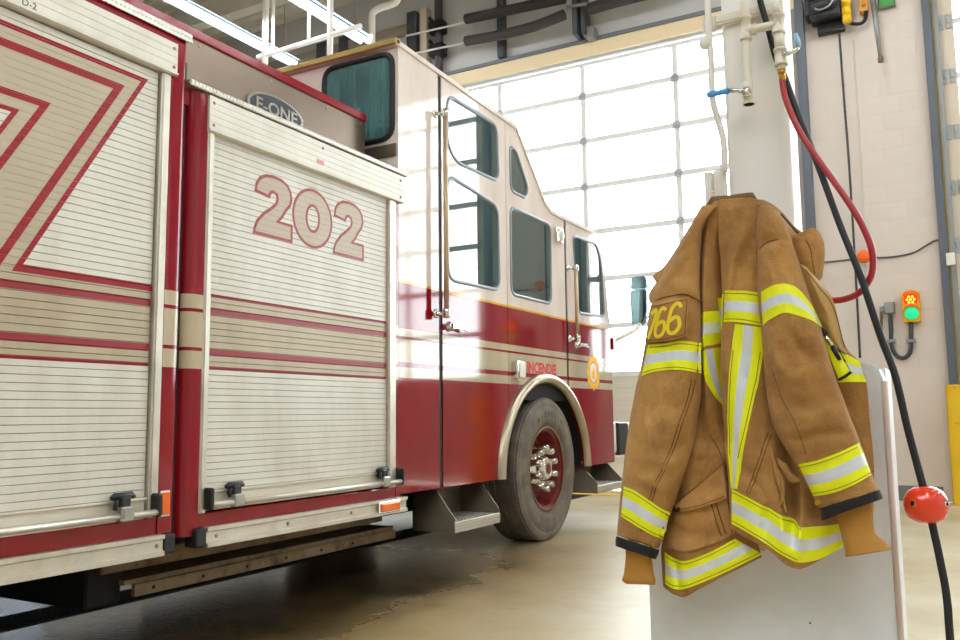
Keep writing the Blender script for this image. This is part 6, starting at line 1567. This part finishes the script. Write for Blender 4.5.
for pts, tg_, par, d in (
    ([(-0.5429,1.1374),(-0.5082,1.1367),(-0.4709,1.14),(-0.4346,1.1351)], SLK, sl, 3), ([(-0.5607,1.0844),(-0.5181,1.0921),(-0.4747,1.0926),(-0.4346,1.0841)], SLK, sl, 3),
    ([(-0.6104,0.8448),(-0.5795,0.8378),(-0.5465,0.819),(-0.5123,0.7929)], SLK, sl, 3), ([(-0.6173,0.796),(-0.5876,0.7853),(-0.5545,0.7671),(-0.5242,0.7472)], SLK, sl, 3),
    ([(-0.2607,0.8967),(-0.2233,0.9065),(-0.1848,0.9217),(-0.1485,0.9401)], SRK, sr, 3), ([(-0.2385,0.8496),(-0.2018,0.859),(-0.1638,0.8753),(-0.133,0.8939)], SRK, sr, 3),
    ([(-0.3906,1.2414),(-0.3542,1.2375),(-0.3197,1.2317)], RK, right_b, 0), ([(-0.3958,1.1899),(-0.3585,1.1854),(-0.3194,1.1769)], RK, right_b, 0),
    ([(-0.3768,1.1253),(-0.3857,1.0557),(-0.3917,0.9865),(-0.3936,0.9177)], RK, right_b, 0), ([(-0.3268,1.119),(-0.3407,1.0447),(-0.3572,0.9765),(-0.3764,0.912)], RK, right_b, 0),
    ([(-0.3926,0.8445),(-0.3607,0.8313),(-0.3224,0.8111),(-0.2921,0.7957),(-0.2676,0.7822)], RK, right_b, 1), ([(-0.395,0.7887),(-0.3633,0.7751),(-0.3287,0.7564),(-0.2986,0.7379),(-0.2722,0.7269)], RK, right_b, 1),
    ([(-0.5414,0.7082),(-0.5188,0.6988),(-0.4921,0.6988),(-0.447,0.7167),(-0.3967,0.7452)], LK, left_b, 0), ([(-0.5412,0.6563),(-0.5227,0.651),(-0.4979,0.6541),(-0.4326,0.6828),(-0.3497,0.7272)], LK, left_b, 0)):
    seam(par, [tg_], d, pts, .0009, .0026)
# pockets
seam(left_b, [LK], -2, [(-0.5139,0.8156),(-0.4629,0.8546),(-0.4128,0.8996)], .0016)
seam(left_b, [LK], -2, [(-0.4099,0.8977),(-0.4063,0.8671),(-0.4029,0.8319)], .0016)
pk = patch('pocket', [(-0.5081,0.8038),(-0.4605,0.8138),(-0.4079,0.8297)], [(-0.5382,0.7237),(-0.4678,0.7303),(-0.3992,0.7579)], [LK], [CANVAS], [(1, 0)], 26, 16, .008)
patch('pocket_flap', [(-0.5098,0.8138),(-0.463,0.8516),(-0.4119,0.8967)], [(-0.504,0.8009),(-0.4565,0.812),(-0.4058,0.8317)], [LK], [CANVAS], [(1, 0)], 26, 14, .018)
ribbon('pocket_gap_shade', [(-0.5152,0.8095),(-0.5081,0.8038),(-0.4975,0.8083)], .008, [LK], DARKIN, .0185, pk)  # dark ribbon paints the shadow line under the flap
seam(pk, [LK], -2, [(-0.5038,0.806),(-0.4563,0.817),(-0.4096,0.8355)], .0012, .0192)
seam(pk, [LK], -2, [(-0.4361,0.8188),(-0.4274,0.7876),(-0.4189,0.7568)], .0016, .0092)
seam(pk, [LK], -2, [(-0.428,0.8211),(-0.4194,0.79),(-0.4108,0.7612)], .0016, .0092)
cloth('pocket_flap', [[(-0.3039,1.716,0.9133),(-0.2943,1.712,0.9079),(-0.2846,1.718,0.9021)],[(-0.2984,1.712,0.8984),(-0.2846,1.704,0.8916),(-0.2757,1.714,0.8856)],[(-0.29,1.712,0.8835),(-0.2745,1.704,0.8769),(-0.2639,1.716,0.8745)],[(-0.2826,1.718,0.8682),(-0.2727,1.712,0.8671),(-0.2645,1.718,0.8687)]], 'pf', CANVAS, 14, 20)
for L_ in ([[(-0.3137,1.724,0.9319),(-0.3083,1.718,0.9055),(-0.3022,1.717,0.8753),(-0.2965,1.718,0.8452),(-0.2912,1.72,0.8115)]][0], [[(-0.3033,1.718,0.8942),(-0.2947,1.715,0.8719),(-0.2945,1.717,0.8454),(-0.3013,1.718,0.8225)]][0]):
    mb = MB(); P_ = smooth_path(L_, 6); mb.tube(P_, [.0012 + .0034 * sin(pi * min(1, max(0, i / (len(P_) - 1)))) for i in range(len(P_))], 10); mb.build('pocket_edge', CANVAS, coat)
ribbon('yoke_gap_shade', [(-0.2788,1.3985),(-0.2663,1.3806),(-0.2539,1.3628),(-0.2431,1.3514)], .0035, ['yokey'], DARKIN, .0012)  # dark ribbon stands in for the shaded gap under the collar edge
seam(coat, ['front_collar_flapfc'], -3, [(-0.2326,1.3382),(-0.2244,1.3172),(-0.2219,1.293),(-0.2195,1.269)], .0014)
seam(coat, ['storm_flapfl'], -2, [(-0.2343,1.2768),(-0.2106,1.2392),(-0.1924,1.2085),(-0.1809,1.1556),(-0.1757,1.1228)], .0012)
# snaps on the cuffs
for p, k, par in (([(-0.5504,0.7358)][0], SLK, sl), ([(-0.2279,0.8354)][0], SRK, sr), ([(-0.2333,0.8316)][0], SRK, sr), ([(-0.333,0.7431)][0], RK, right_b)):
    y = hit([k], p[0], p[1], 1.7) or 1.7
    mb = MB(); mb.lathe([(.005, 0), (.0045, -.0022), (.003, -.003), (0, -.0026)], (p[0], y, p[1]), 'Y', 14); mb.build('snap', M['brass'], par)
